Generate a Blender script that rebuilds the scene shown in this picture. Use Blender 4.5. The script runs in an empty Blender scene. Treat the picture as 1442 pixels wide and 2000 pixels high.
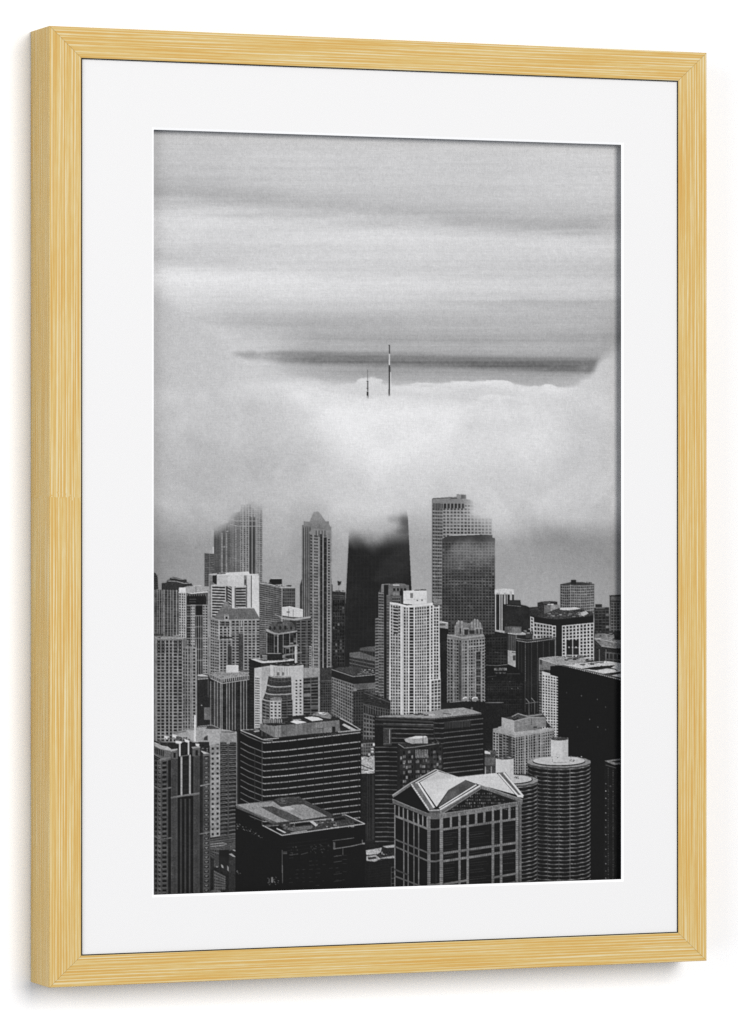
import bpy, bmesh, math
import numpy as np

C = bpy.context.scene.collection
rng = np.random.default_rng(7)
MM = 0.001

# ------------------------------------------------------------------ sizes (mm)
HW, HH = 165.14, 217.65          # half outer width / height of the frame
RW, RH = 15.14, 13.95            # face width of the upright / level rails
DEPTH = 27.7                     # frame depth, front face at y = 0, wall behind
MAT_Y = 1.15                     # mat face, behind the frame's front
LIP_Y = 1.75                     # lower edge of the mat's bevel cut
PRINT_Y = 6.7                    # paper plane
WALL_Y = DEPTH + 0.4
# tripod: turned 22.1 degrees off the frame's normal, 2.15 m away, long lens
TH, DIST, FOC, CX, CY = math.radians(22.086), 2151.59, 9018.4, 36.29, -10.19
ct, st = math.cos(TH), math.sin(TH)

# The artwork is drawn in image pixels; this is the camera projection from sheet
# millimetres (x right, z up, at depth y behind the frame front) to those pixels.
def sheet_to_pixel(x, z, y):
    w = DIST + st * x + ct * y
    return 721 + CX + FOC * (ct * x - st * y) / w, 1000 + CY - FOC * z / w

def pixel_to_sheet(u, v, y):  # inverse: an image pixel cast back from the camera onto the plane at depth y
    a = (u - 721 - CX) / FOC
    x = (a * (DIST + ct * y) + st * y) / (ct - a * st)
    return x, -(v - 1000 - CY) / FOC * (DIST + st * x + ct * y)

# ------------------------------------------------------------------ materials
def new_mat(name):
    m = bpy.data.materials.new(name); m.use_nodes = True
    nt = m.node_tree; b = nt.nodes['Principled BSDF']
    return m, nt, b

def plain(name, col, rough=0.6, spec=0.3, bump=0.0, scale=400.0, var=0.0):
    m, nt, b = new_mat(name)
    b.inputs['Base Color'].default_value = (*col, 1)
    b.inputs['Roughness'].default_value = rough
    b.inputs['Specular IOR Level'].default_value = spec
    tc = nt.nodes.new('ShaderNodeTexCoord')
    nz = nt.nodes.new('ShaderNodeTexNoise'); nz.inputs['Scale'].default_value = scale
    nz.inputs['Detail'].default_value = 4
    nt.links.new(tc.outputs['Object'], nz.inputs['Vector'])
    if var:
        mr = nt.nodes.new('ShaderNodeMapRange')
        mr.inputs['To Min'].default_value = 1 - var; mr.inputs['To Max'].default_value = 1 + var
        nt.links.new(nz.outputs['Fac'], mr.inputs['Value'])
        mx = nt.nodes.new('ShaderNodeVectorMath'); mx.operation = 'MULTIPLY'
        mx.inputs[0].default_value = col
        nt.links.new(mr.outputs['Result'], mx.inputs[1])
        nt.links.new(mx.outputs['Vector'], b.inputs['Base Color'])
    if bump:
        bp = nt.nodes.new('ShaderNodeBump'); bp.inputs['Strength'].default_value = bump
        bp.inputs['Distance'].default_value = 0.0002
        nt.links.new(nz.outputs['Fac'], bp.inputs['Height'])
        nt.links.new(bp.outputs['Normal'], b.inputs['Normal'])
    return m

WALL_M = plain('wall_paint', (.90, .90, .90), .9, .0, .05, 300, .004)
MAT_M = plain('mat_board_paper', (.745, .742, .735), .9, .0, .06, 2500, .004)
CORE_M = plain('mat_core', (.95, .95, .95), .9, .0)
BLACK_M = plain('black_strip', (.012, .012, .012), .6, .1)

def wood(name, seed, joint=None):
    """Pale stripy conifer: fine early/late wood lines that run along local X."""
    m, nt, b = new_mat(name)
    N, Lk = nt.nodes.new, nt.links.new
    tc = N('ShaderNodeTexCoord')
    def noise(vec, scale, det=3, rough=.55):
        mp = N('ShaderNodeMapping'); mp.inputs['Scale'].default_value = vec
        mp.inputs['Location'].default_value = (seed * 3.1, seed * 1.7, seed * .9)
        nz = N('ShaderNodeTexNoise'); nz.inputs['Scale'].default_value = scale
        nz.inputs['Detail'].default_value = det; nz.inputs['Roughness'].default_value = rough
        Lk(src, mp.inputs['Vector']); Lk(mp.outputs['Vector'], nz.inputs['Vector'])
        return nz.outputs['Fac']
    src = tc.outputs['Object']
    if joint is not None:            # a finger joint: the grain jumps at one place along the rail
        sx = N('ShaderNodeSeparateXYZ'); Lk(src, sx.inputs[0])
        gt = N('ShaderNodeMath'); gt.operation = 'GREATER_THAN'; gt.inputs[1].default_value = joint
        rz = N('ShaderNodeTexNoise'); rz.inputs['Scale'].default_value = 700; Lk(src, rz.inputs['Vector'])
        rg = N('ShaderNodeMath'); rg.operation = 'MULTIPLY_ADD'; rg.inputs[1].default_value = .012   # ragged, not a ruled line
        Lk(rz.outputs['Fac'], rg.inputs[0]); Lk(sx.outputs['X'], rg.inputs[2])
        Lk(rg.outputs[0], gt.inputs[0])
        ml = N('ShaderNodeMath'); ml.operation = 'MULTIPLY'; ml.inputs[1].default_value = .0113
        Lk(gt.outputs[0], ml.inputs[0])
        cb = N('ShaderNodeCombineXYZ'); Lk(ml.outputs[0], cb.inputs['Y'])
        ad = N('ShaderNodeVectorMath'); ad.operation = 'ADD'
        Lk(src, ad.inputs[0]); Lk(cb.outputs[0], ad.inputs[1]); src = ad.outputs[0]
    broad = noise((.009, 1, 1), 1750, .6, .5)      # ~1.1 mm rings
    fine = noise((.02, 1, 1), 560, 1.2, .6)      # broader bands
    cloud = noise((.22, 1, 1), 130, 3, .6)         # slow tone change
    fleck = noise((.10, 1, 1), 1300, 2, .6)
    def mix(a, bfac, wa, wb):
        x = N('ShaderNodeMath'); x.operation = 'MULTIPLY'; x.inputs[1].default_value = wa
        y = N('ShaderNodeMath'); y.operation = 'MULTIPLY_ADD'; y.inputs[1].default_value = wb
        Lk(a, x.inputs[0]); Lk(bfac, y.inputs[0]); Lk(x.outputs[0], y.inputs[2])
        return y.outputs[0]
    # growth rings: close stripes across the face, their spacing wandering with the slow noises
    sp = N('ShaderNodeSeparateXYZ'); Lk(src, sp.inputs[0])
    q = N('ShaderNodeMath'); q.operation = 'ADD'; Lk(sp.outputs['Y'], q.inputs[0]); Lk(sp.outputs['Z'], q.inputs[1])
    q1 = N('ShaderNodeMath'); q1.operation = 'MULTIPLY'; q1.inputs[1].default_value = 4700; Lk(q.outputs[0], q1.inputs[0])
    q2 = N('ShaderNodeMath'); q2.operation = 'MULTIPLY_ADD'; q2.inputs[1].default_value = 9
    Lk(fine, q2.inputs[0]); Lk(q1.outputs[0], q2.inputs[2])
    q3 = N('ShaderNodeMath'); q3.operation = 'SINE'; Lk(q2.outputs[0], q3.inputs[0])
    ring = N('ShaderNodeMath'); ring.operation = 'MULTIPLY_ADD'; ring.inputs[1].default_value = .5; ring.inputs[2].default_value = .5
    Lk(q3.outputs[0], ring.inputs[0])
    f = mix(mix(broad, ring.outputs[0], .50, .15), mix(cloud, fleck, .4, .6), 1, .27)
    cr = N('ShaderNodeValToRGB'); Lk(f, cr.inputs['Fac'])
    e = cr.color_ramp.elements
    e[0].position, e[0].color = .36, (.555, .330, .085, 1)
    e[1].position, e[1].color = .61, (.655, .565, .350, 1)
    k = e.new(.45); k.color = (.580, .402, .137, 1)
    k = e.new(.53); k.color = (.610, .465, .210, 1)
    Lk(cr.outputs['Color'], b.inputs['Base Color'])
    b.inputs['Roughness'].default_value = .55; b.inputs['Specular IOR Level'].default_value = .12
    bp = N('ShaderNodeBump'); bp.inputs['Strength'].default_value = .12; bp.inputs['Distance'].default_value = .0003
    Lk(f, bp.inputs['Height']); Lk(bp.outputs['Normal'], b.inputs['Normal'])
    return m

def ink():
    """Matte photographic paper: the printed tone is a colour attribute, plus fine paper weave."""
    m, nt, b = new_mat('printed_paper')
    N, Lk = nt.nodes.new, nt.links.new
    at = N('ShaderNodeAttribute'); at.attribute_name = 'ink'
    tc = N('ShaderNodeTexCoord')
    def thread(sc):
        mp = N('ShaderNodeMapping'); mp.inputs['Scale'].default_value = sc
        nz = N('ShaderNodeTexNoise'); nz.inputs['Scale'].default_value = 1; nz.inputs['Detail'].default_value = 1
        Lk(tc.outputs['Object'], mp.inputs['Vector']); Lk(mp.outputs['Vector'], nz.inputs['Vector'])
        return nz.outputs['Fac']
    ad = N('ShaderNodeMath'); ad.operation = 'ADD'
    Lk(thread((160, 160, 2600)), ad.inputs[0]); Lk(thread((2600, 160, 260)), ad.inputs[1])
    mr = N('ShaderNodeMapRange'); mr.inputs['From Min'].default_value = .6; mr.inputs['From Max'].default_value = 1.4
    mr.inputs['To Min'].default_value = .93; mr.inputs['To Max'].default_value = 1.07
    Lk(ad.outputs[0], mr.inputs['Value'])
    mu = N('ShaderNodeVectorMath'); mu.operation = 'MULTIPLY'
    Lk(at.outputs['Color'], mu.inputs[0]); Lk(mr.outputs['Result'], mu.inputs[1])
    Lk(mu.outputs['Vector'], b.inputs['Base Color'])
    b.inputs['Roughness'].default_value = .95; b.inputs['Specular IOR Level'].default_value = 0
    return m

# ------------------------------------------------------------------ object helpers
def link(name, verts, faces, mat, parent=None, loc=(0, 0, 0), rot=(0, 0, 0), smooth=False):
    me = bpy.data.meshes.new(name); me.from_pydata(verts, [], faces); me.update()
    bm = bmesh.new(); bm.from_mesh(me); bmesh.ops.recalc_face_normals(bm, faces=bm.faces); bm.to_mesh(me); bm.free()
    me.materials.append(mat)
    o = bpy.data.objects.new(name, me); C.objects.link(o)
    o.location = loc; o.rotation_euler = rot
    if parent: o.parent = parent
    return o

# ------------------------------------------------------------------ the wall
w = link('wall', [(-2.5, WALL_Y * MM, -1.6), (2.5, WALL_Y * MM, -1.6), (2.5, WALL_Y * MM, 1.6), (-2.5, WALL_Y * MM, 1.6)],
         [(0, 1, 2, 3)], WALL_M)
w['kind'] = 'structure'

root = bpy.data.objects.new('framed_print', None); C.objects.link(root)
root.empty_display_size = .05
root['label'] = 'pale striped wood frame with white mat round a grey print of towers in fog'
root['category'] = 'framed picture'

# ------------------------------------------------------------------ frame rails
def rail(half, width, mitre, strip, rot, centre, seed, joint=None):
    """Local X along the rail, local -Z... built with Y = depth, Z = across (outer 0 -> inner -width)."""
    g = .065
    prof = [(0, DEPTH), (0, .35), (.10, .10), (.35, 0), (width - .30, 0), (width - .08, .08), (width, .30),
            (width, MAT_Y + .02), (width - 5, MAT_Y + .02), (width - 5, DEPTH)]
    n = len(prof); v = []
    for s in (-1, 1):
        for t, y in prof:
            v.append((s * (half - t * mitre - g) * MM, y * MM, -t * MM))
    f = [tuple(range(n)), tuple(range(2 * n - 1, n - 1, -1))]
    f += [(i, (i + 1) % n, n + (i + 1) % n, n + i) for i in range(n)]
    o = link('frame_rail', v, f, wood('striped_wood_%d' % seed, seed, joint), root, centre, rot)
    # thin black strip standing in for the shaded gap between rail and mat
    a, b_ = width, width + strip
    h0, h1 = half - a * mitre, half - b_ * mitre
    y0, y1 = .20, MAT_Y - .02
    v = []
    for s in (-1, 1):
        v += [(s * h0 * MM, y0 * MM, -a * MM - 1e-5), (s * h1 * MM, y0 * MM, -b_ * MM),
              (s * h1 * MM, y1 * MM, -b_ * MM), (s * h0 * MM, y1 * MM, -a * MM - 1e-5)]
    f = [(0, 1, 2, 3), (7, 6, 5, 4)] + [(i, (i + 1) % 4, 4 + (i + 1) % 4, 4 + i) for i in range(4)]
    s_ = link('gap_shade_strip', v, f, BLACK_M, o)
    return o

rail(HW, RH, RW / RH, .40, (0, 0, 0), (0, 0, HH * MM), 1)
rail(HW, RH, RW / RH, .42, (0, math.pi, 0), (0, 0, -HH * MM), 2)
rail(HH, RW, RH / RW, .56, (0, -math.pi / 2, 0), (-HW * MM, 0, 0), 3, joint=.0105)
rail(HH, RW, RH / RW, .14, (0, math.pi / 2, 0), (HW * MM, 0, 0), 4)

# ------------------------------------------------------------------ mat board with a bevel-cut window
ow, oh = HW - RW + 4, HH - RH + 4
lip = [pixel_to_sheet(u, v, LIP_Y) for u, v in ((300.5, 254.5), (1213.5, 281.5), (1213.5, 1719), (300.5, 1746))]  # window corners in image pixels, cast onto the mat plane
BV = 1.0
cen = (sum(p[0] for p in lip) / 4, sum(p[1] for p in lip) / 4)
x0, x1 = (lip[0][0] + lip[3][0]) / 2, (lip[1][0] + lip[2][0]) / 2
z1, z0 = (lip[0][1] + lip[1][1]) / 2, (lip[2][1] + lip[3][1]) / 2
def ring(a, b):
    return [tuple(c * MM for c in p) for p in a + b], [(i, (i + 1) % 4, 4 + (i + 1) % 4, 4 + i) for i in range(4)]
def rect(xa, xb, za, zb, y): return [(xa, y, za), (xb, y, za), (xb, y, zb), (xa, y, zb)]
top_out = rect(-ow, ow, -oh, oh, MAT_Y); top_in = rect(x0 - BV, x1 + BV, z0 - BV, z1 + BV, MAT_Y)
low_in = rect(x0, x1, z0, z1, LIP_Y); low_out = rect(-ow, ow, -oh, oh, LIP_Y + .02)
vs = [tuple(c * MM for c in p) for p in top_out + top_in + rect(x0 - BV, x1 + BV, z0 - BV, z1 + BV, LIP_Y + .02) + low_out]
fs = []
for k in range(3):
    fs += [(4 * k + i, 4 * k + (i + 1) % 4, 4 * k + 4 + (i + 1) % 4, 4 * k + 4 + i) for i in range(4) if k != 1]
fs += [(12 + i, 12 + (i + 1) % 4, (i + 1) % 4, i) for i in range(4)]
mat = link('mat_board', vs, fs, MAT_M, root)
vb = [tuple(c * MM for c in p) for p in rect(x0 - BV, x1 + BV, z0 - BV, z1 + BV, MAT_Y) + low_in + rect(x0 - BV, x1 + BV, z0 - BV, z1 + BV, LIP_Y + .02)]
fb = []
for k in range(2):
    fb += [(4 * k + i, 4 * k + (i + 1) % 4, 4 * k + 4 + (i + 1) % 4, 4 * k + 4 + i) for i in range(4)]
link('bevel_edge', vb, fb, CORE_M, mat)

SHEET = (x0 - 8, x1 + 8, z0 - 8, z1 + 8)

PAPER_LIGHT = 1.27
# ------------------------------------------------------------------ the printed picture, drawn as ink tones
S = 2                                        # samples per image pixel
AX, AY, AW, AH = 285, 235, 950, 1535
NX, NY = AW * S, AH * S
xs = AX + (np.arange(NX) + .5) / S
ys = AY + (np.arange(NY) + .5) / S
G = np.zeros((NY, NX), np.float32)           # printed tone, 0..255
ID = np.zeros((NY, NX), np.int16)
NAMES = [('art_print', None)]
cur = 0

def B(name, label=None):
    """Start the next thing shown in the picture."""
    global cur
    NAMES.append((name, label)); cur = len(NAMES) - 1
    return cur

def box(x0, y0, x1, y1):
    a = max(0, int((x0 - AX) * S)); b = min(NX, int((x1 - AX) * S) + 2)
    c = max(0, int((y0 - AY) * S)); d = min(NY, int((y1 - AY) * S) + 2)
    return slice(c, max(c, d)), slice(a, max(a, b))

def put(sl, m, val, own=True):
    g = G[sl]
    g[m] = val[m] if isinstance(val, np.ndarray) else val
    if own and cur: ID[sl][m] = cur

def inside(pts, sl):
    X = xs[sl[1]][None, :]; Y = ys[sl[0]][:, None]
    m = np.zeros((Y.shape[0], X.shape[1]), bool)
    n = len(pts)
    for i in range(n):
        (xa, ya), (xb, yb) = pts[i], pts[(i + 1) % n]
        if ya == yb: continue
        m ^= ((ya > Y) != (yb > Y)) & (X < (xb - xa) * (Y - ya) / (yb - ya) + xa)
    return m

def P(pts, val, own=True, tex=0):
    px, py = zip(*pts)
    sl = box(min(px), min(py), max(px), max(py)); m = inside(pts, sl)
    if tex: val = val + tex * soft(m.shape)
    put(sl, m, val, own)

def soft(shape, k=3):
    r = rng.normal(0, 1, (shape[0] // k + 3, shape[1] // k + 3))
    r = np.kron(r, np.ones((k, k)))[:shape[0], :shape[1]]
    return r.astype(np.float32)

def R(x0, y0, x1, y1, val, tex=0): P([(x0, y0), (x1, y0), (x1, y1), (x0, y1)], val, True, tex)

def L(pts, w, val, own=True):
    for (xa, ya), (xb, yb) in zip(pts[:-1], pts[1:]):
        d = math.hypot(xb - xa, yb - ya) or 1
        nx, ny = -(yb - ya) / d * w / 2, (xb - xa) / d * w / 2
        P([(xa + nx, ya + ny), (xb + nx, yb + ny), (xb - nx, yb - ny), (xa - nx, ya - ny)], val, own)

def E(cx, cy, rx, ry, val):
    sl = box(cx - rx, cy - ry, cx + rx, cy + ry)
    m = ((xs[sl[1]][None, :] - cx) / rx) ** 2 + ((ys[sl[0]][:, None] - cy) / ry) ** 2 < 1
    put(sl, m, val)

def F(xl, xr, ytl, ytr, ybl, ybr, wall, glass, nx, ny, mx, my, jit=12, lit=.0, litv=110, vx=None, bow=0, wtex=4):
    """One face of a building: upright sides, sloping top and bottom, nx by ny windows.
    mx, my: share of a bay that is pier / floor band; lit: share of brighter panes."""
    sl = box(xl, min(ytl, ytr) - abs(bow), xr, max(ybl, ybr) + abs(bow))
    X = xs[sl[1]][None, :]; Y = ys[sl[0]][:, None]
    u = (X - xl) / (xr - xl); b = bow * (1 - (2 * u - 1) ** 2)
    yt, yb = ytl + (ytr - ytl) * u + b, ybl + (ybr - ybl) * u + b
    v = (Y - yt) / (yb - yt)
    m = (u >= 0) & (u < 1) & (v >= 0) & (v < 1)
    cu, cv = np.clip(u, 0, .9999) * nx + 0 * v, np.clip(v, 0, .9999) * ny
    iu, iv = cu.astype(int), cv.astype(int)
    fx, fy = cu - iu, cv - iv
    win = (fx >= mx / 2) & (fx < 1 - mx / 2) & (fy >= my)
    r = rng.random((ny + 1, nx + 1)).astype(np.float32)[iv, iu]
    r2 = rng.random((ny + 1, nx + 1)).astype(np.float32)[iv, iu]
    pane = glass + jit * (r - .5) + np.where(r2 < lit, litv - glass, 0) * (.5 + r)
    wl = wall + wtex * 1.5 * (rng.random((ny + 1, 1)).astype(np.float32)[iv, 0] - .5) * 2 + wtex * soft(m.shape)
    if ny > 4 and nx > 1:        # no two bays or floors quite alike
        wl = wl * (1 + .07 * (rng.random((1, nx + 1)).astype(np.float32)[0, iu] - .5)) + 10 * (rng.random((ny + 1, nx + 1)).astype(np.float32)[iv, iu] - .5)
        blind = rng.random((ny + 1, nx + 1)).astype(np.float32)[iv, iu]
        pane = np.where((blind > .86) & (fy < my + (1 - my) * .5), pane + (wall - glass) * .45 * r2, pane)
    val = np.where(win, pane, wl)
    put(sl, m, val.astype(np.float32))

def V(cols, y0, y1, w, val):
    for x in cols: R(x - w / 2, y0, x + w / 2, y1, val)

def clutter(x0, y0, x1, y1, n, lo, hi, sx=5, sy=2.5):
    """Roof machinery: small blocks with a lit top and a dark side."""
    for _ in range(n):
        a, b = rng.uniform(x0, x1), rng.uniform(y0, y1); w, h = rng.uniform(1, sx), rng.uniform(.8, sy)
        t = rng.uniform(lo, hi)
        R(a, b, min(a + w, x1 + 2), b + h, t * .55); R(a, b, min(a + w, x1 + 2), b + h * .45, t)

def blur(a, sig):
    k = int(3 * sig + 1); t = np.arange(-k, k + 1); w = np.exp(-t * t / (2 * sig * sig)); w /= w.sum()
    for ax in (0, 1):
        p = [(0, 0), (0, 0)]; p[ax] = (k, k); q = np.pad(a, p, mode='edge'); o = np.zeros_like(a)
        n = a.shape[ax]
        for i, wi in enumerate(w): o += np.float32(wi) * (q[i:i + n] if ax == 0 else q[:, i:i + n])
        a = o
    return a

def grid_noise(nx, ny):
    """Smooth value noise over the whole sheet with nx by ny bumps."""
    r = rng.normal(0, 1, (ny + 3, nx + 3)).astype(np.float32)
    def axis(n, c):
        t = np.linspace(0, c, n, endpoint=False); i = t.astype(int); f = t - i
        return i, (f * f * (3 - 2 * f)).astype(np.float32)
    i, f = axis(NX, nx); q = r[:, i] * (1 - f) + r[:, i + 1] * f
    j, h = axis(NY, ny); return q[j] * (1 - h[:, None]) + q[j + 1] * h[:, None]

def fbm(nx, ny, octv=4, gain=.55):
    o = 0; a = 1
    for k in range(octv):
        o = o + a * grid_noise(int(nx * 2 ** k), int(ny * 2 ** k)); a *= gain
    return o

def table(cols, rows, smooth=9):
    yk = [r[0] for r in rows]; T = np.array([r[1:] for r in rows], float)
    q = np.array([np.interp(ys, yk, T[:, k]) for k in range(T.shape[1])])      # cols x NY
    t = np.interp(xs, cols, np.arange(len(cols))); i = np.minimum(t.astype(int), len(cols) - 2); f = t - i
    f = f * f * (3 - 2 * f) * .6 + f * .4
    return (q[i].T * (1 - f) + q[i + 1].T * f).astype(np.float32)

def over(val, alpha):
    G[:] = G * (1 - alpha) + val * alpha

def step(t): t = np.clip(t, 0, 1); return t * t * (3 - 2 * t)

XX, YY = xs[None, :], ys[:, None]
billow = fbm(9, 15, 5); billow /= billow.std()
wisp = fbm(26, 42, 4); wisp /= wisp.std()
# ---- sky, streaked by a long exposure
SC = [300, 400, 500, 620, 760, 900, 1050, 1150, 1214]
G[:] = table(SC, [
 (235, 198, 199, 201, 202, 203, 204, 207, 209, 209), (290, 201, 202, 204, 205, 206, 207, 209, 211, 211),
 (330, 196, 198, 202, 204, 205, 205, 207, 210, 210), (355, 186, 188, 195, 200, 203, 204, 206, 208, 209),
 (375, 178, 178, 183, 194, 199, 202, 204, 206, 207), (395, 194, 191, 181, 184, 191, 196, 200, 202, 204),
 (412, 210, 207, 198, 186, 183, 189, 195, 196, 200), (430, 218, 217, 216, 206, 196, 182, 178, 180, 192),
 (448, 218, 219, 219, 217, 214, 203, 182, 177, 194), (465, 213, 213, 216, 218, 219, 216, 209, 204, 207),
 (482, 207, 206, 210, 212, 214, 215, 214, 212, 211), (500, 199, 201, 207, 209, 209, 210, 208, 207, 207),
 (515, 212, 209, 208, 207, 207, 205, 200, 196, 197), (530, 226, 222, 216, 212, 209, 207, 200, 194, 195),
 (548, 229, 228, 225, 221, 216, 212, 207, 203, 203), (565, 223, 222, 221, 219, 217, 213, 208, 206, 207),
 (580, 217, 214, 212, 211, 210, 205, 200, 198, 197), (592, 213, 209, 207, 205, 205, 194, 180, 172, 176),
 (604, 211, 204, 201, 199, 200, 196, 190, 184, 183), (618, 210, 197, 187, 186, 187, 189, 188, 186, 181),
 (632, 209, 196, 178, 175, 179, 182, 184, 181, 174), (645, 208, 204, 190, 182, 181, 181, 181, 177, 168),
 (660, 207, 207, 196, 172, 171, 173, 175, 168, 162), (675, 207, 208, 203, 180, 178, 178, 178, 172, 166), (688, 207, 208, 205, 176, 172, 172, 174, 170, 170),
 (700, 207, 208, 206, 174, 168, 166, 166, 166, 178), (712, 207, 208, 207, 174, 165, 164, 163, 164, 190),
 (722, 207, 207, 207, 178, 164, 162, 160, 162, 201), (735, 207, 206, 208, 186, 174, 170, 168, 174, 206),
 (750, 206, 205, 208, 196, 187, 184, 182, 190, 208), (790, 206, 205, 208, 200, 195, 192, 190, 195, 208),
 (1770, 206, 205, 208, 200, 195, 192, 190, 195, 208)])
def pulled(a, dy):
    """Resample a field with every point shifted up or down by dy (in image pixels)."""
    r = np.clip((np.arange(NY)[:, None] + dy * S).astype(int), 0, NY - 1)
    return np.take_along_axis(a, r, 0)
def warped(a, dx, dy):
    r = np.clip((np.arange(NY)[:, None] + dy * S).astype(int), 0, NY - 1)
    c = np.clip((np.arange(NX)[None, :] + dx * S).astype(int), 0, NX - 1)
    return a[r, c]
def unit(a): return (a - a.mean()) / a.std()
drift = unit(fbm(14, 22, 3, .5))
curl = unit(warped(fbm(12, 20, 5, .55), 34 * unit(fbm(6, 9, 2)), 22 * unit(fbm(6, 9, 2))))
ragged = unit(fbm(7, 90, 4, .6))
G[:] = pulled(blur(G, 3.0), 2.6 * ragged)
streak = fbm(3, 150, 3, .7); streak /= streak.std()
G += 2.5 * step((650 - YY) / 60) + 1.3 * unit(fbm(3, 330, 2)) + 1.3 * streak + 1.0 * billow + .9 * ragged
# the one hard dark streak above the bank
yc = np.interp(xs, (440, 520, 620, 760, 1000, 1160), (692, 694, 698, 703, 709.5, 713))[None, :] + .8 * ragged
hh = np.interp(xs, (455, 500, 528, 548, 1160), (8, 9.5, 9.5, 12, 12.5))[None, :]
d = (YY - yc) / hh
band = step((1.0 - d) / 1.3 + .5) * step((1.0 + d) / 1.2 + .5) * (.86 + .14 * d) * (1 + .13 * unit(fbm(2, 420, 2)))
band = band * (1 - .35 * np.exp(-((XX - 1136 - 4 * curl) / 9) ** 2 - ((YY - 719) / 6) ** 2)) * (1 + .10 * ragged)
band = band * step((XX - 486 + 13 * curl + 9 * wisp + 10 * ragged) / 44 + .5) * (1 - .22 * np.exp(-((XX - 517 + 5 * wisp) / 9) ** 2)) * np.interp(xs, (455, 520, 560, 1214), (.62, .72, 1, 1))[None, :]
G -= 50 * band * (1 + .06 * unit(grid_noise(300, 500)))
for y, v in ((727, 7), (732, 5), (738, 4), (673.5, -6), (663, 5), (655, 3)):
    G -= v * np.exp(-((YY - y - .006 * (XX - 760) - .5 * ragged) / 1.5) ** 2) * step((XX - 590) / 80) * step((1190 - XX) / 60)
# ---- the fog bank
FOG = table(SC, [
 (235, 207, 207, 207, 207, 207, 207, 207, 207, 207), (640, 207, 207, 207, 207, 207, 207, 207, 207, 207),
 (750, 206, 207, 216, 223, 223, 222, 221, 218, 211), (775, 206, 205, 210, 224, 227, 223, 222, 215, 208),
 (800, 205, 203, 206, 219, 230, 225, 221, 213, 206), (850, 202, 199, 201, 212, 231, 227, 221, 209, 204),
 (900, 197, 194, 196, 204, 227, 223, 213, 205, 203), (950, 194, 191, 192, 198, 212, 208, 205, 204, 202),
 (985, 192, 187, 188, 190, 197, 200, 202, 202, 200), (1010, 184, 178, 178, 180, 182, 188, 196, 194, 188),
 (1035, 172, 170, 172, 174, 172, 178, 182, 173, 168), (1060, 157, 161, 167, 168, 166, 168, 168, 158, 151),
 (1100, 150, 157, 163, 164, 165, 162, 160, 154, 150), (1150, 152, 158, 160, 164, 168, 165, 166, 162, 157),
 (1200, 155, 158, 160, 164, 168, 168, 170, 165, 158), (1770, 150, 150, 150, 150, 150, 150, 150, 150, 150)])
cloud_amp = step((1040 - YY) / 90) * step((YY - 735) / 40)
FOG += cloud_amp * (3.2 * curl + 1.6 * billow)
low = step((YY - 950) / 60) * step((1120 - YY) / 60)
FOG += low * (3.6 * curl + 2.2 * drift)
# lobes of brighter and darker vapour inside the bank
for (cx, cy, rx, ry, dv) in [(590, 772, 28, 16, 9), (655, 815, 60, 34, 7), (740, 850, 90, 55, 4), (870, 800, 110, 18, 5),
        (1080, 768, 45, 10, 9), (990, 790, 90, 14, -5), (560, 870, 90, 70, -5), (960, 745, 50, 7, 6), (1020, 830, 45, 20, -5),
        (1030, 1060, 60, 24, -8), (1092, 1040, 34, 16, -13), (1120, 1062, 60, 30, -7), (1150, 1012, 60, 14, 5), (960, 1030, 30, 20, 6), (735, 1000, 60, 22, 13), (640, 940, 50, 30, 4), (900, 930, 140, 30, -3),
        (470, 930, 120, 40, -4), (1150, 830, 40, 40, -4)]:
    FOG += dv * np.exp(-((XX - cx) / rx) ** 2 - ((YY - cy) / ry) ** 2)
bx = np.interp(ys, (760, 790, 815, 850, 880, 920, 960), (560, 598, 622, 642, 634, 616, 590))[:, None]
FOG += 9 * (step((XX - bx + 13 * curl) / 46 + .5) - .6) * step((YY - 770) / 30) * step((960 - YY) / 60) * step((760 - XX) / 80)
def edge(pts, amp, s):
    px, py = zip(*pts)
    e = np.interp(xs, px, py)[None, :] + amp * curl + amp * .6 * wisp
    return step((YY - e) / s + .5)
def puff(cx, cy, rx, ry, lift, crisp):
    """A billow: bright rounded top with a fairly clear rim, melting away below."""
    sl = box(cx - rx * 1.5, cy - ry * 1.6, cx + rx * 1.5, cy + ry * 3)
    X = xs[sl[1]][None, :] + rx * .22 * curl[sl]; Y = ys[sl[0]][:, None] + ry * .25 * wisp[sl]
    r = np.hypot((X - cx) / rx, np.where(Y < cy, (Y - cy) / ry, (Y - cy) / (ry * 2.6)))
    a = step((1 - r) / crisp) * step((cy + 2.2 * ry - Y) / (2.4 * ry))
    G[sl] = G[sl] * (1 - a) + (FOG[sl] + lift - .18 * (Y - cy)) * a
soft_left = np.interp(xs, (300, 470, 640, 690, 1110, 1160, 1214), (46, 34, 16, 7, 9, 30, 44))[None, :]
over(FOG - 8, edge([(285, 560), (420, 650), (455, 694), (500, 728), (590, 742), (690, 750), (702, 743), (717, 738), (732, 741),
        (745, 750), (770, 752), (800, 750), (855, 753), (905, 747), (960, 746), (1000, 749), (1050, 756), (1100, 756),
        (1130, 750), (1150, 738), (1160, 726), (1168, 710), (1180, 699), (1195, 690), (1235, 670)], 2.2, soft_left))
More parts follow.
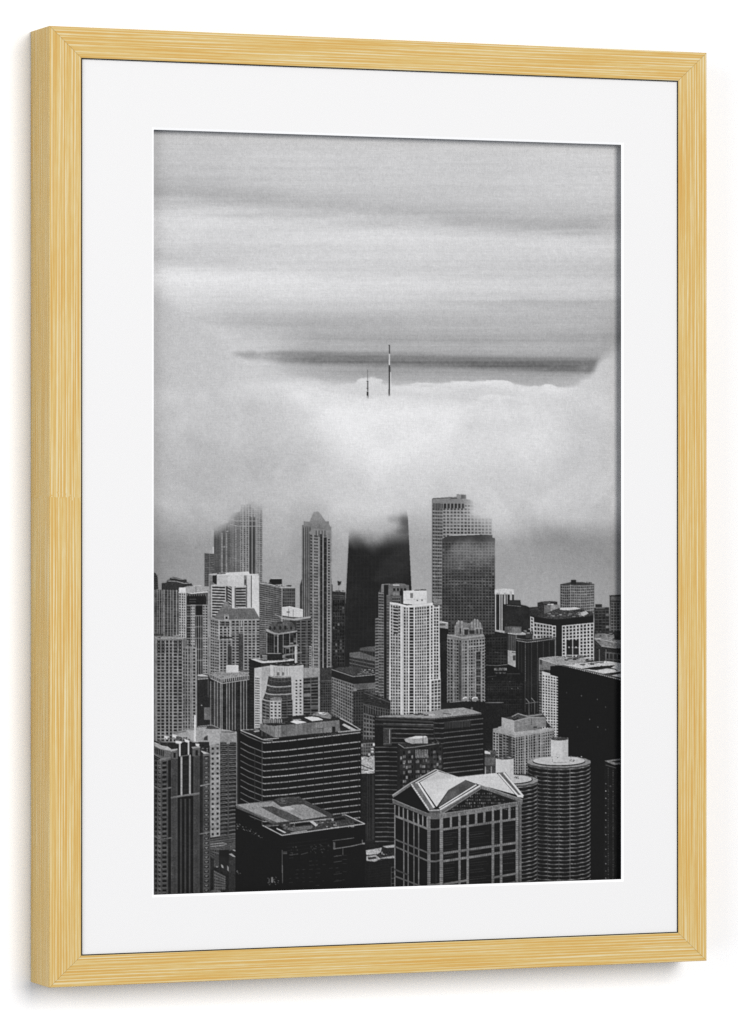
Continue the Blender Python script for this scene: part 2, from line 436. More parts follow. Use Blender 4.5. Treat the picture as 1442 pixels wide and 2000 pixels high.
for p in ((718, 745, 24, 8, -4, .22), (830, 752, 34, 5, -3, .4), (880, 752, 30, 8, 0, .3), (905, 749, 22, 6, 1, .3), (938, 751, 34, 7, 0, .3), (966, 747, 26, 6, 3, .25),
          (985, 752, 20, 8, 1, .3), (1072, 759, 22, 7, 5, .28), (1098, 762, 18, 6, 2, .4), (1128, 763, 26, 8, -2, .5), (1040, 762, 30, 7, 0, .5), (1010, 758, 26, 7, 0, .5),
          (790, 760, 40, 7, 0, .5), (845, 764, 42, 8, 0, .5), (1180, 716, 18, 20, -6, 1), (1150, 744, 22, 9, -6, .9),
          (560, 752, 40, 10, 0, .6), (604, 757, 24, 8, 3, .4)): puff(*p)
SKY = G.copy()
# ---- the two masts that pierce the bank
B('printed_antenna', 'shorter antenna mast in the print')
for y in np.arange(722, 752, 2.6): R(717.3, y, 719.0, y + 1.5, 95)
L([(718.2, 722), (718.4, 764)], .9, 120); R(717.4, 744, 719.6, 764, 75); R(716.2, 744, 720.2, 745, 80); R(716, 757.5, 720, 759, 75)
R(716.4, 765, 720, 773, 60); R(718.4, 773, 720, 779, 90); R(716.4, 774, 717.4, 779, 140)
B('printed_antenna', 'taller antenna mast in the print')
L([(761, 673.5), (761, 691)], 1.9, 70); R(758.8, 673.6, 762, 674.8, 65)
for y in (680, 684.5): R(759.5, y, 762, y + .8, 90)
L([(761, 691), (760.9, 713)], 2.4, 205); L([(760.9, 713), (760.6, 774)], 2.7, 62)
for y in (717, 719.5, 722, 724.5): R(759, y, 763.3, y + 1, 60)
R(763, 727, 764.2, 768, 225)
R(758.8, 761, 763, 762, 110); L([(760.5, 760), (760.5, 774)], 2.9, 80)
cur = 0
over(FOG + 1, edge([(285, 780), (470, 752), (520, 744), (548, 750), (580, 759), (605, 752), (622, 759), (640, 765), (665, 769), (690, 773),
        (717, 779), (757, 774), (790, 774), (850, 780), (900, 790), (960, 782), (1000, 778), (1060, 780), (1100, 776), (1180, 766),
        (1235, 756)], 1.4, np.interp(xs, (300, 520, 640, 800, 900, 1214), (60, 22, 8, 9, 22, 40))[None, :]))
for p in ((553, 756, 30, 7, 3, .35), (590, 770, 20, 12, 5, .8), (608, 758, 20, 8, 2, .25), (650, 778, 30, 10, 0, .5), (900, 796, 60, 9, 2, .5), (960, 780, 50, 8, 3, .5), (1010, 786, 40, 8, -1, .6),
          (660, 815, 40, 22, 2, .9), (630, 850, 34, 26, 1, .9), (860, 790, 40, 8, 1, .6)): puff(*p)
SKY = G.copy()
ID[(YY > 777) & (ID > 0)] = 0
def fade(ids, a):
    """Let the fog take back part of what was just drawn (a = share of fog)."""
    m = np.isin(ID, ids); a = np.clip(a, 0, 1)
    G[:] = np.where(m, G * (1 - a) + SKY * a, G)
    ID[m & (a > .72)] = 0
# ---- far towers with their heads in the fog
P([(280, 1245), (1240, 1245), (1240, 1780), (280, 1780)], 40, False)
a = B('printed_skyscraper', 'stepped tower fading into fog at far left')
F(399.5, 420, 1080, 1082, 1145, 1145, 105, 62, 2, 19, .12, .35, 10)
F(418, 447, 1028, 1020, 1145, 1145, 84, 70, 5, 34, .3, .3, 8, .02, 120)
for x in (434, 443): F(x - 1.6, x + 1.6, 1040, 1040, 1145, 1145, 95, 165, 1, 34, .3, .45, 20)
V((432, 440.5, 448), 1025, 1145, .9, 120)
F(446, 472, 1005, 998, 1145, 1145, 110, 68, 6, 42, .3, .3, 10)
for x in (461, 470): F(x - 1.6, x + 1.6, 1025, 1025, 1145, 1145, 90, 160, 1, 36, .3, .45, 20)
V((453, 456.5, 465.5), 1010, 1145, .9, 128)
F(470, 513, 985, 983, 1175, 1175, 140, 66, 8, 52, .38, .36, 16)
R(486.6, 1010, 499.5, 1175, 56); L([(493, 985), (493, 1175)], 1.5, 150); L([(486, 985), (486, 1175)], 1.3, 150); L([(500, 985), (500, 1175)], 1.3, 150)
P([(485, 984), (490, 978), (503, 974), (507, 983)], 140)
L([(436, 1014), (452, 1014), (462, 1017.5), (503, 1017.5)], .9, 176); L([(450, 1024), (464, 1027.5), (512, 1027.5)], .9, 172)
for x in np.arange(474, 512, 6.2): L([(x, 990), (x, 1145)], .8, 150)
R(415.5, 1068, 418, 1081, 195); R(411.5, 1075, 413, 1081, 180)
fade([a], step((1052 - YY + (470 - XX) * .62 * (XX < 472) + 9 * drift + 3 * wisp) / 70) * .97 + .06)
cur = 0
a = B('printed_skyscraper', 'tower with a pyramid crown')
P([(605, 1019), (613, 999.5), (621, 999), (626, 1003), (636, 1018), (643, 1018), (643, 1024), (647, 1030), (647, 1306), (590, 1306), (590, 1025), (593.5, 1025), (593.5, 1018)], 108, True, 5)
P([(590, 1026), (608, 1029), (608, 1306), (590, 1306)], 98, True, 4)
P([(586, 1143), (591, 1128), (591, 1306), (586, 1306)], 62, True, 6)
P([(648, 1140), (650, 1142), (650, 1306), (647, 1306), (647, 1100)], 85, True, 6)
V((593, 597.5, 601.5, 605.5), 1030, 1300, 1.6, 62); V((591, 595.3, 599.6, 603.6), 1030, 1300, 1.1, 128)
P([(608, 1032), (647, 1035), (647, 1306), (608, 1306)], 118, True, 4)
F(605.8, 610.8, 1035, 1036, 1306, 1306, 112, 52, 1, 44, .35, .5, 10)
F(613.2, 621.8, 1036, 1037, 1306, 1306, 132, 54, 2, 44, .34, .48, 14)
F(640.2, 645.6, 1050, 1050, 1306, 1306, 128, 46, 1, 46, .32, .45, 14)
R(625.3, 1035, 630, 1306, 44, 6); R(632.6, 1050, 638.4, 1306, 42, 6)
for y in np.arange(1040, 1300, 12.5): R(625.3, y, 630, y + 1, 85); R(632.6, y + 5, 638.4, y + 6, 80)
for x in (611.8, 623.4, 631.3, 639.4, 646.6): L([(x, 1036), (x, 1306)], 1.6, 140)
L([(648, 1026), (648, 1130)], 1, 150)
P([(604, 1040), (610, 1034), (646, 1036), (646, 1042), (606, 1044)], 128)
for x in (617, 622.5, 628.5, 634): R(x, 1036, x + 2.2, 1049, 72)
fade([a], step((1062 - YY + 5 * wisp) / 85) * .72)
cur = 0
a = B('printed_skyscraper', 'dark tapering tower with its top lost in fog')
P([(684, 985), (792, 985), (797, 1010), (805, 1170), (806, 1290), (669, 1290), (671, 1262), (682, 1045)], 39, True, 1.8)
for x in np.linspace(676, 800, 16): L([(x + (735 - x) * .14, 1040), (x, 1280)], .8, 44)
for y in np.arange(1060, 1280, 8.2): R(684 - (y - 1045) * .05, y, 796 + (y - 1045) * .055, y + .7, 43)
P([(682, 1046), (671, 1262), (669.5, 1262), (680.8, 1046)], 150, False)
body = step((YY - 1019 - 5 * drift - 4 * curl - 9 * np.exp(-((XX - 734) / 24) ** 2)) / 56) * (1 - (.08 - .04 * curl) * step((1140 - YY) / 70))
gs = lambda cx, cy, rx, ry: np.exp(-((XX - cx + 3 * curl) / rx) ** 2 - ((YY - cy + 3 * curl + 2 * wisp) / ry) ** 2)
smoke = np.clip(.44 * gs(793, 1020, 13, 12) + .20 * gs(772, 1014, 11, 7) + .46 * gs(798, 1038, 12, 18) + .34 * gs(782, 1044, 16, 10), 0, .75)
fade([a], np.clip(1 - np.maximum(body, smoke), 0, 1))
cur = 0
a = B('printed_skyscraper', 'pale gridded tower half wrapped in fog')
P([(844, 974), (876, 972.5), (892, 970), (892, 965), (911, 966), (911, 975), (961, 982), (961, 1180), (844, 1180)], 118, True, 5)
F(845, 865, 983, 984, 1285, 1285, 128, 46, 6, 45, .3, .42, 14)
F(865, 961, 983, 984, 1180, 1180, 148, 58, 14, 30, .34, .42, 18)
F(846, 866, 982, 983, 993, 993, 130, 48, 7, 1, .35, .05); F(866, 908, 983, 983, 993, 993, 128, 40, 6, 1, .34, .05)
R(844, 974, 909, 981.5, 122, 5); L([(845, 974), (876, 972)], 1.4, 60); R(876, 970.5, 884, 973, 110); R(892, 965.5, 901, 973, 135); R(901, 967, 910, 974, 66); R(880, 972.5, 893, 974, 60)
L([(844.7, 974), (844.7, 1285)], 1, 90); L([(863.5, 1050), (863.5, 1285)], 1.2, 140)
fade([a], .76 * step((XX - 886 + 10 * drift + 6 * curl - .30 * (YY - 975)) / 62) * (.35 + .65 * step((1085 - YY + 8 * curl) / 95)) + .5 * step((XX - 912 + 5 * curl) / 26) * step((1006 - YY + 6 * drift) / 30) + .10 * step((1060 - YY) / 60) + .30 * np.exp(-((XX - 890) / 22) ** 2 - ((YY - 1014) / 14) ** 2))
cur = 0
a = B('printed_skyscraper', 'dark gridded tower in front of the pale one')
P([(863.5, 1053), (869, 1049), (878, 1047), (935, 1044), (962, 1045), (962, 1050), (967, 1051), (967, 1300), (863.5, 1300)], 60, True, 4)
F(863.5, 966.5, 1058, 1058, 1300, 1300, 80, 44, 17, 41, .34, .40, 12, .02, 85, wtex=5)
L([(880, 1045.6), (937, 1043.8)], 1.3, 190); L([(966.8, 1052), (966.8, 1290)], .8, 40)
for y in np.arange(1075, 1160, 5.9): L([(rng.uniform(866, 900), y), (rng.uniform(910, 960), y)], .7, 98)
fade([a], .42 * step((1112 - YY + 10 * drift + .12 * (XX - 880)) / 40) * step((YY - 1052 + 8 * curl + 5 * drift) / 26) + .2 * step((XX - 935) / 30) * step((1085 - YY) / 30) + .05 * step((1150 - YY) / 60))
cur = 0
B('printed_antenna', 'dish on a pole')
P([(659.5, 1134), (664, 1136), (667, 1135), (666, 1141), (663, 1144), (660, 1143)], 52); L([(662.5, 1143), (661.5, 1156)], .9, 120)
B('printed_tower', 'dark slender block beside the tapering tower')
P([(649, 1155), (675, 1156.5), (674, 1300), (648, 1300)], 50, True, 5); clutter(650, 1152.5, 672, 1155, 8, 60, 130, 3, 2.5)
L([(649, 1162), (674, 1164)], 1, 98); L([(650, 1166), (673, 1167.5)], .9, 85); F(650, 673, 1170, 1170, 1300, 1300, 52, 36, 5, 20, .3, .3, 18, .1, 78, wtex=8)
# ---- right hand skyline
B('printed_tower', 'building of white upright fins')
R(966.5, 1151, 1004, 1235, 44, 4); P([(966.5, 1151), (985, 1149.5), (1004, 1151), (1004, 1161), (966.5, 1161)], 196, True, 8)
for x in (971, 974.5): R(x, 1158, x + 1.2, 1162, 70)
V((968.3, 977, 980.8), 1158, 1232, 1.5, 205); R(984.5, 1158, 988, 1180, 160); R(990, 1158, 991.5, 1180, 165); R(996, 1155, 1000.5, 1172, 172)
B('printed_tower', 'long black block on the skyline')
P([(982, 1181), (995, 1179), (995, 1172), (1017, 1174), (1018, 1181), (1028, 1183), (1034, 1186), (1056, 1187), (1056, 1235), (982, 1235)], 42, True, 3)
R(995, 1172, 1017, 1180, 50); L([(990, 1182), (1018, 1184.5)], .9, 115); L([(1034, 1187), (1050, 1188)], 1.4, 78)
B('printed_tower', 'low dark block on the horizon')
P([(1034, 1190), (1036, 1186), (1050, 1185), (1050, 1177), (1058, 1175), (1076, 1174), (1089, 1175), (1089, 1205), (1034, 1205)], 52, True, 8)
L([(1038, 1190), (1052, 1189)], 1, 90); R(1060, 1177, 1075, 1178, 120)
B('printed_tower', 'grey windowless cube')
R(1063, 1182, 1077, 1207, 98, 4); R(1076, 1181, 1093, 1206, 138, 4); L([(1069, 1181), (1082, 1180)], 1.3, 225)
B('printed_tower', 'curved grey apartment block with a dark roof hut')
P([(1094.6, 1141), (1115, 1137), (1138, 1137), (1161, 1140.5), (1161, 1208), (1094.6, 1208)], 62, True, 4)
R(1115.3, 1132.3, 1125.3, 1141, 42); clutter(1130, 1136.5, 1154, 1138, 6, 50, 90, 3, 1.5)
F(1095, 1115, 1143, 1143, 1206, 1208, 124, 62, 5, 12, .14, .32, 12, 0, bow=1); F(1115, 1160.6, 1143, 1142, 1208, 1206, 138, 78, 12, 12, .2, .3, 22, bow=1); L([(1114.5, 1142), (1114.5, 1206)], 1.2, 150)
B('printed_tower', 'small dark block near the right edge')
R(1163, 1180, 1176, 1186, 45); P([(1161, 1187), (1190, 1186), (1191, 1240), (1161, 1240)], 50, True, 4); R(1164, 1186, 1182, 1188.5, 90)
F(1162, 1190, 1192, 1191, 1238, 1238, 66, 40, 4, 8, .2, .3, 14, .1, 90)
B('printed_tower', 'grey gridded block at the right edge')
P([(1191, 1163.5), (1204, 1162), (1222, 1161), (1222, 1240), (1192, 1240)], 58, True, 4); L([(1190, 1163.5), (1222, 1162)], 1.2, 40)
R(1193, 1165, 1222, 1173, 98, 5); F(1193, 1222, 1176, 1176, 1240, 1240, 104, 52, 5, 11, .3, .36, 18)
B('printed_office_block', 'flat roofed block at the right edge')
P([(1160, 1230), (1222, 1236), (1222, 1312), (1160, 1312)], 52, True, 9)
P([(1161, 1248), (1163, 1238), (1180, 1237), (1195, 1240), (1222, 1246), (1222, 1268), (1175, 1262)], 130, True, 12)
R(1163, 1238, 1182, 1246, 110, 8); clutter(1165, 1232, 1214, 1250, 22, 60, 190, 8, 4); R(1200, 1232, 1214, 1250, 46, 8)
L([(1162, 1247), (1185, 1251), (1222, 1258)], 1.4, 165); L([(1175, 1262), (1222, 1268)], 1.5, 160); R(1161, 1266, 1222, 1300, 46, 6); F(1182, 1222, 1273, 1277, 1312, 1312, 84, 42, 5, 3, .25, .2, 20)
V((1171, 1184), 1268, 1295, 1.6, 98)
B('printed_tower', 'white gridded block with a black corner')
P([(1036, 1204), (1043, 1203), (1086, 1210), (1160, 1203), (1160, 1290), (1036, 1262)], 40, True, 2)
P([(1080, 1192), (1095, 1187), (1130, 1189), (1158, 1196), (1160, 1203), (1086, 1210), (1043, 1204), (1060, 1200)], 62, True, 10)
P([(1094, 1187), (1125, 1186), (1135, 1189), (1112, 1192), (1094, 1191)], 198); P([(1125, 1199), (1145, 1193), (1150, 1198), (1140, 1203)], 180); clutter(1060, 1196, 1150, 1204, 30, 70, 150, 7, 4)
P([(1043, 1204), (1062, 1208.5), (1086, 1209.5), (1098, 1209), (1160, 1202.5), (1159.5, 1216), (1098, 1222), (1086, 1222), (1043, 1214)], 36)
F(1036, 1043, 1204, 1206, 1262, 1262, 190, 52, 1, 9, .5, .34); F(1043, 1079, 1215, 1221, 1246, 1246, 172, 48, 6, 4, .4, .34, 18); F(1079, 1086, 1222, 1222, 1283, 1283, 190, 46, 1, 9, .4, .30)
R(1086, 1218, 1098, 1283, 37); F(1098, 1160, 1222, 1216, 1292, 1290, 190, 44, 9, 11, .40, .32, 16)
for x in (1106.5, 1119.5): R(x, 1250, x + 11.5, 1263, 40, 2); R(x, 1265.5, x + 11.5, 1279, 42, 2)
L([(1160.2, 1200), (1160.2, 1290)], 1, 165)
B('printed_office_block', 'low block with a pale flat roof')
R(966, 1234, 1042, 1300, 40, 3); F(988, 1010, 1241, 1241, 1272, 1272, 92, 56, 6, 1, .5, .02); L([(1008.5, 1236), (1008.5, 1262)], 1, 120)
P([(966.5, 1233), (969, 1230), (985, 1232), (1040, 1236), (1040, 1240), (1008, 1240), (990, 1237.5)], 168, True, 10); R(986, 1224, 1019, 1236, 92, 9); R(1000, 1226, 1017, 1237, 120, 6)
clutter(1019, 1228, 1040, 1236, 10, 90, 210, 6, 3); P([(985, 1224), (1000, 1222.5), (1018, 1224)], 70); L([(989, 1218), (990, 1224)], .9, 70)
P([(992, 1270), (1007.5, 1272), (1007.5, 1308), (1004, 1308), (1004, 1302), (992, 1297)], 160, True, 5); R(1002, 1280, 1007, 1290, 70); L([(1000, 1274), (1007.5, 1275)], 1.2, 50)
B('printed_tower', 'black tower with thin pale upright lines')
P([(1008, 1248), (1030, 1251), (1050, 1250), (1086, 1245), (1086, 1320), (1054, 1400), (1006, 1400)], 37, True, 2)
V((1013, 1026, 1038.5, 1050, 1061.5, 1073), 1253, 1390, 1.3, 74); L([(1026.5, 1253), (1026.5, 1330)], 1.4, 98); V((1019, 1032), 1256, 1390, .8, 54); L([(1085, 1246), (1085, 1284)], 1.7, 125)
for y in np.arange(1258, 1390, 4.6): R(1010, y, 1084, y + .6, 42)
L([(1009, 1251), (1030, 1254.5), (1052, 1252), (1085, 1247)], 1.3, 150); L([(1009, 1247), (1030, 1250), (1052, 1247.5), (1085, 1243)], 1.2, 125); R(1040, 1240, 1057, 1247, 172, 8); R(1043, 1242, 1047, 1246, 50); R(1050, 1242, 1055, 1246, 50)
for x in np.arange(1010, 1084, 3.5): R(x, 1249, x + 1.2, 1252, 80)
R(1027, 1237, 1041, 1246, 60, 6)
B('printed_office_block', 'black block carrying a roof sign')
P([(946, 1240), (992, 1236), (992, 1298), (1010, 1304), (1024, 1318), (1024, 1400), (944, 1400)], 35, True, 2)
F(950, 990, 1240, 1238, 1296, 1298, 46, 35, 7, 10, .3, .4, 8); L([(966, 1273.5), (974, 1274.5)], 1.2, 80)
L([(948, 1299), (972, 1300), (994, 1297.5)], 1, 120); L([(952, 1322), (970, 1320)], 1, 70); L([(990, 1316), (1016, 1316)], .8, 72)
F(950, 1020, 1330, 1330, 1400, 1400, 42, 34, 16, 14, .3, .4, 6)
for p in ((962, 1326, 95), (996, 1331, 85), (1000, 1345, 120), (1012, 1344, 110), (975, 1350, 60)): E(p[0], p[1], 1.1, 1, p[2])
GLYPH = {'A': '01000 10100 11100 10100 10100', 'L': '100 100 100 100 111', 'E': '111 100 110 100 111', 'R': '110 101 110 101 101', 'T': '111 010 010 010 010',
         'O': '111 101 101 101 111', 'N': '101 111 111 111 101', 'I': '1 1 1 1 1', 'P': '110 101 110 100 100', ' ': '0 0 0 0 0'}
def sign(text, x, y, w, h, val, gap=.35):
    n = sum(len(GLYPH[c].split()[0].rstrip()) if c != 'A' else 3 for c in text) + (len(text) - 1)
    px = w / n
    for c in text:
        rows = GLYPH[c].split()
        if c == 'A': rows = [r[:3] for r in rows]
        for j, r in enumerate(rows):
            for i, k in enumerate(r):
                if k == '1': R(x + i * px, y + j * h / 5, x + (i + 1) * px, y + (j + 1) * h / 5, val)
        x += (len(rows[0]) + 1) * px
sign('ALLERTON', 965.5, 1304.5, 24.5, 5, 150); sign('TIP TOP TAP', 967, 1313, 21, 3.2, 128)
cur = 0
# ---- left hand skyline
B('printed_tower', 'dark stepped block at the left edge')
P([(290, 1117), (304, 1119), (308, 1127), (309.5, 1150), (290, 1155)], 58, True, 4)
for y in (1123, 1128, 1132, 1137, 1141, 1146): L([(295, y), (309, y + .4)], .9, 98)
B('printed_tower', 'dark tiered roof of a tower')
P([(316, 1139), (325, 1138), (327, 1133), (332, 1132), (332, 1128), (338, 1127), (345, 1128), (350, 1130), (358, 1131), (365, 1132), (365, 1137), (374, 1138), (375, 1141), (378, 1144), (366, 1145), (349, 1150), (349, 1155), (316, 1155)], 54, True, 6)
L([(327, 1134.5), (345, 1135.5), (360, 1139.5), (374, 1138.5)], 1.3, 165); L([(332, 1128.5), (342, 1129), (351, 1131.5), (364, 1131)], 1.2, 150)
B('printed_tower', 'grey tower ribbed with thin white uprights')
P([(290, 1151), (350, 1153), (350, 1250), (290, 1250)], 78, True, 8)
F(301, 350, 1153, 1154, 1248, 1248, 92, 66, 9, 20, .1, .25, 34, wtex=7)
V((302.5, 307.5, 311.5, 316.5, 320.8, 328, 333.5, 338.6, 345.2), 1152, 1248, 1.3, 160); R(319.5, 1175, 321.5, 1245, 150, 10)
B('printed_tower', 'tower with a white cap band and black glass')
R(349, 1152, 407, 1320, 84, 5)
F(349.5, 364, 1157, 1158, 1320, 1320, 176, 70, 3, 32, .4, .34, 34); L([(363, 1156), (363, 1320)], 2, 185)
R(365.5, 1161, 403, 1181, 38, 4); R(383, 1165, 396, 1203, 37, 3); F(364.5, 374, 1182, 1182, 1320, 1320, 95, 48, 1, 26, .15, .35, 10)
for y in (1170.5, 1175.5): L([(370, y), (383, y)], .9, 92)
F(373, 381, 1181, 1181, 1262, 1262, 172, 52, 2, 15, .42, .4, 20); F(396, 406, 1181, 1181, 1320, 1320, 150, 52, 2, 26, .42, .4, 20)
R(381, 1204, 396, 1320, 44, 4); V((383.5, 388, 392.5, 396.8), 1203, 1320, 1.4, 150)
for y in (1182.5, 1203, 1225, 1247, 1268.5, 1290): L([(358, y), (407, y - .6)], 1.1, 150)
L([(349, 1157), (364, 1156.6), (374, 1159), (390, 1157.5), (407, 1156)], 1.6, 222); R(350, 1147.5, 363, 1157, 214, 3); P([(363, 1147), (371, 1145), (405, 1145), (406, 1155.5), (372, 1158), (363, 1157)], 160, True, 4); L([(383, 1145), (383, 1157)], .9, 100); L([(377, 1144.5), (394, 1144)], 1, 210)
for x in np.arange(366, 402, 4.4): R(x, 1160, x + 1.4, 1164, 110)
L([(406.8, 1152), (406.8, 1320)], 1, 150)
B('printed_tower', 'white concrete tower with louvred balconies')
P([(408, 1121), (442, 1118), (486, 1116), (488, 1121), (505, 1121), (507, 1208), (408, 1330)], 176, True, 4)
R(408, 1123, 413, 1330, 128, 5); P([(413, 1124), (424, 1123), (424, 1142), (413, 1142)], 120, True, 5); P([(415.5, 1124), (423.5, 1123), (423.5, 1141), (419, 1140), (415.5, 1136)], 44)
R(424.5, 1123.5, 444.5, 1143, 186, 3); P([(444.5, 1123), (477, 1122), (477, 1144), (455, 1146), (444.5, 1143)], 196, True, 3); R(477, 1124, 482, 1143, 110, 5); R(478, 1132, 480.5, 1139, 70)
P([(424, 1120), (462, 1117.5), (486, 1116), (488, 1121), (505.5, 1121), (505.5, 1123), (424, 1123.5)], 205); L([(424, 1121), (441, 1120)], 1.6, 60)
F(413.5, 440, 1143, 1144, 1205, 1206, 178, 46, 1, 11, .0, .40, 6); L([(440.6, 1143), (440.6, 1180)], 1.2, 176); L([(413.8, 1142), (413.8, 1205)], 1.6, 190)
R(441.5, 1145, 453, 1192, 64, 4); F(445, 452.5, 1144, 1148, 1196, 1200, 158, 52, 1, 9, 0, .42, 6); R(453, 1143, 459, 1192, 196, 3)
R(458.5, 1145, 461, 1190, 80); F(460.5, 480.5, 1146, 1145.5, 1190, 1190, 160, 44, 1, 8, .04, .40, 6); R(480.5, 1143, 483, 1190, 90)
R(483, 1123, 490.3, 1190, 192, 3); R(490.3, 1124, 492, 1190, 50); R(492, 1124, 506, 1206, 204, 3); R(408, 1121, 409.2, 1330, 160)
L([(413, 1142.5), (445, 1143), (457, 1147), (482, 1145)], 1.4, 190)
B('printed_tower', 'brick hotel with a steep grey mansard roof')
R(411.5, 1206, 508.5, 1322, 100, 4)
F(411.5, 428, 1208, 1212, 1318, 1320, 140, 62, 4, 19, .3, .45, 20); F(428, 508.3, 1211, 1210, 1318, 1318, 140, 48, 10, 19, .36, .36, 16)
V((428.3, 449.5), 1211, 1250, 2.4, 178); V((429.5, 453.2), 1250, 1320, 1.8, 155); V((476, 499, 508), 1210, 1318, 1.4, 155); L([(472, 1211), (472, 1224)], 1.6, 170)
R(445, 1262, 453, 1318, 64, 8); R(466.5, 1236, 475.5, 1318, 66, 10); F(431, 449, 1213, 1213, 1222, 1222, 120, 44, 2, 2, .25, .3)
R(429, 1244, 454, 1247, 50); L([(428, 1249), (456, 1248.5)], 1.4, 165); L([(412, 1245), (428, 1250)], 1, 160)
for y in (1224.5, 1237.5): L([(450, y), (508, y)], 1, 160)
P([(418.5, 1206), (431, 1188.5), (463, 1187.5), (496, 1187), (507, 1207), (507, 1209.5), (436, 1211), (418, 1208)], 102, True, 5)
L([(455, 1187.6), (496, 1187.2)], 1.5, 190); L([(427, 1188.8), (440, 1188.5)], 1, 165)
P([(431, 1188.5), (440, 1174.5), (446, 1177), (453, 1188)], 112, True, 4); L([(437, 1175), (445, 1176.5)], 1.2, 165); L([(412, 1207), (430, 1211.5), (506, 1210), (508.5, 1208)], 1.8, 158)
R(438.5, 1202, 447, 1211.5, 165); R(440.3, 1204, 445.2, 1209, 40); L([(438, 1201), (443, 1199.5), (447.5, 1201)], 1, 160)
for x in (459, 475.5, 492.5): R(x, 1205, x + 5, 1209, 130); R(x + 1, 1205.8, x + 4, 1208, 50)
B('printed_office_block', 'dark gridded slab with a black box on its roof')
P([(507, 1138), (530, 1139.5), (551, 1147.5), (577, 1147.5), (577, 1260), (507, 1280)], 88, True, 4)
F(507.5, 551, 1139, 1149, 1268, 1268, 116, 62, 8, 31, .06, .45, 22); F(552, 576.6, 1149, 1149, 1260, 1260, 96, 54, 7, 18, .22, .26, 18)
L([(551, 1148), (551, 1260)], 1.6, 140); L([(508, 1138.5), (530, 1142), (551, 1148), (577, 1147.5)], 1.5, 178)
P([(526.5, 1133.5), (530, 1130), (551, 1130), (551, 1141), (535, 1142), (527, 1140)], 37); L([(530, 1130), (551, 1130)], 1.2, 215); clutter(533, 1140.5, 569, 1145, 14, 90, 215, 6, 2.5); R(562, 1143, 569, 1145.5, 50); clutter(508, 1136, 528, 1139, 7, 60, 150, 4, 2)
B('printed_tower', 'balconied tower with a white box on its roof')
R(566, 1206, 608, 1308, 52, 4); F(579, 607, 1211, 1210, 1306, 1306, 92, 44, 3, 17, .1, .34, 16); V((587.5, 600), 1210, 1306, 1.6, 98); F(604, 609, 1262, 1262, 1306, 1306, 150, 70, 1, 10, .3, .4)
P([(549, 1205), (574, 1208), (607, 1203.5), (607, 1207), (576, 1212), (549, 1209)], 160, True, 5); L([(537, 1200), (553, 1207), (572, 1211)], 1.6, 150)
P([(551, 1187), (566, 1185), (578, 1187.5), (592, 1191), (592, 1205.5), (570, 1205), (551, 1202)], 200, True, 4); R(560, 1194, 566, 1197, 120); L([(564, 1189), (564, 1205)], 1, 110); L([(573, 1190), (573, 1204)], .9, 130); L([(551, 1186.5), (566, 1184.6), (592, 1190.8)], 1.2, 225)
B('printed_tower', 'glass tower with a ring of roof domes')
P([(519.5, 1232), (536, 1237), (581, 1233), (583, 1300), (520, 1300)], 46, True, 5)
P([(525, 1228), (527, 1221), (530, 1217), (536, 1214.5), (542, 1216), (560, 1213), (570, 1215), (575, 1220), (577, 1228), (577, 1233), (536, 1235), (525, 1232)], 82, True, 9)
for x, h in ((528, 7), (536.5, 7), (547.5, 8), (557.5, 9), (569, 7)): E(x, 1230 - h * .45, 2.3, h * .5, 44)
R(542, 1214.5, 552, 1218, 48)
F(521, 536, 1236, 1239, 1278, 1280, 58, 40, 3, 9, .1, .2, 16); F(536, 581, 1239, 1236, 1276, 1276, 56, 38, 6, 9, .12, .22, 18, .12, 95)
P([(519, 1229), (523, 1229), (536, 1235.5), (545, 1236.5), (577, 1232), (581, 1231), (581, 1234), (545, 1240), (535, 1239), (520, 1233)], 146, True, 6)
V((521.3, 536, 543, 553.5, 566, 579.8), 1236, 1276, 1.4, 150); L([(543, 1240), (543, 1275)], 2, 158)
P([(553, 1262), (583, 1258.5), (584.5, 1261), (556, 1265)], 150); V((558, 571.5), 1264, 1286, 1.3, 110); P([(554, 1278), (590, 1273), (590, 1275.5), (556, 1281)], 120); R(576, 1262, 580.8, 1297, 172, 6); L([(577.2, 1263), (577.2, 1297)], 1, 215)
B('printed_tower', 'pale concrete tower of arched windows at the left edge')
P([(285, 1241), (301, 1241), (357, 1244), (357, 1262), (384.5, 1264), (385, 1450), (285, 1450)], 126, True, 5)
F(306, 322.5, 1249, 1249, 1448, 1448, 134, 46, 2, 31, .34, .36, 30); F(323.5, 337, 1249, 1249, 1448, 1448, 128, 38, 2, 31, .36, .30, 22); F(338, 357, 1249, 1249, 1448, 1448, 134, 44, 2, 31, .34, .36, 30)
F(357, 372, 1264, 1265, 1448, 1448, 122, 54, 3, 28, .36, .36, 26); F(372, 385, 1264, 1264, 1448, 1448, 132, 42, 1, 28, .5, .42, 12)
V((304.5, 323, 338, 357, 366.8, 376.5), 1250, 1448, 2, 146); V((331, 383.5), 1250, 1448, 1.6, 142)
for x in (308.5, 312.5, 317, 321, 342, 346, 350.5, 354.5): R(x - 1.2, 1252, x + 1.2, 1276, 58); E(x, 1251.5, 1.2, 1.8, 58)
R(304, 1244, 358, 1248, 158, 8); clutter(306, 1240.5, 352, 1245, 22, 120, 225, 6, 3); R(301, 1238, 320, 1242, 70, 8); R(357, 1247, 365, 1263, 108, 5); L([(366, 1258.5), (375, 1260)], 1.5, 50); R(300, 1250, 304, 1450, 118, 5)
B('printed_low_block', 'dark low building between two towers')
P([(385.5, 1318), (394, 1316), (408, 1318), (412, 1330), (412, 1422), (385.5, 1422)], 43, True, 4)
P([(386, 1318), (395, 1316.5), (407, 1320), (407, 1323), (386, 1320)], 190); R(386, 1321, 407, 1326, 88, 8); L([(386, 1327), (407, 1325)], 1.3, 170)
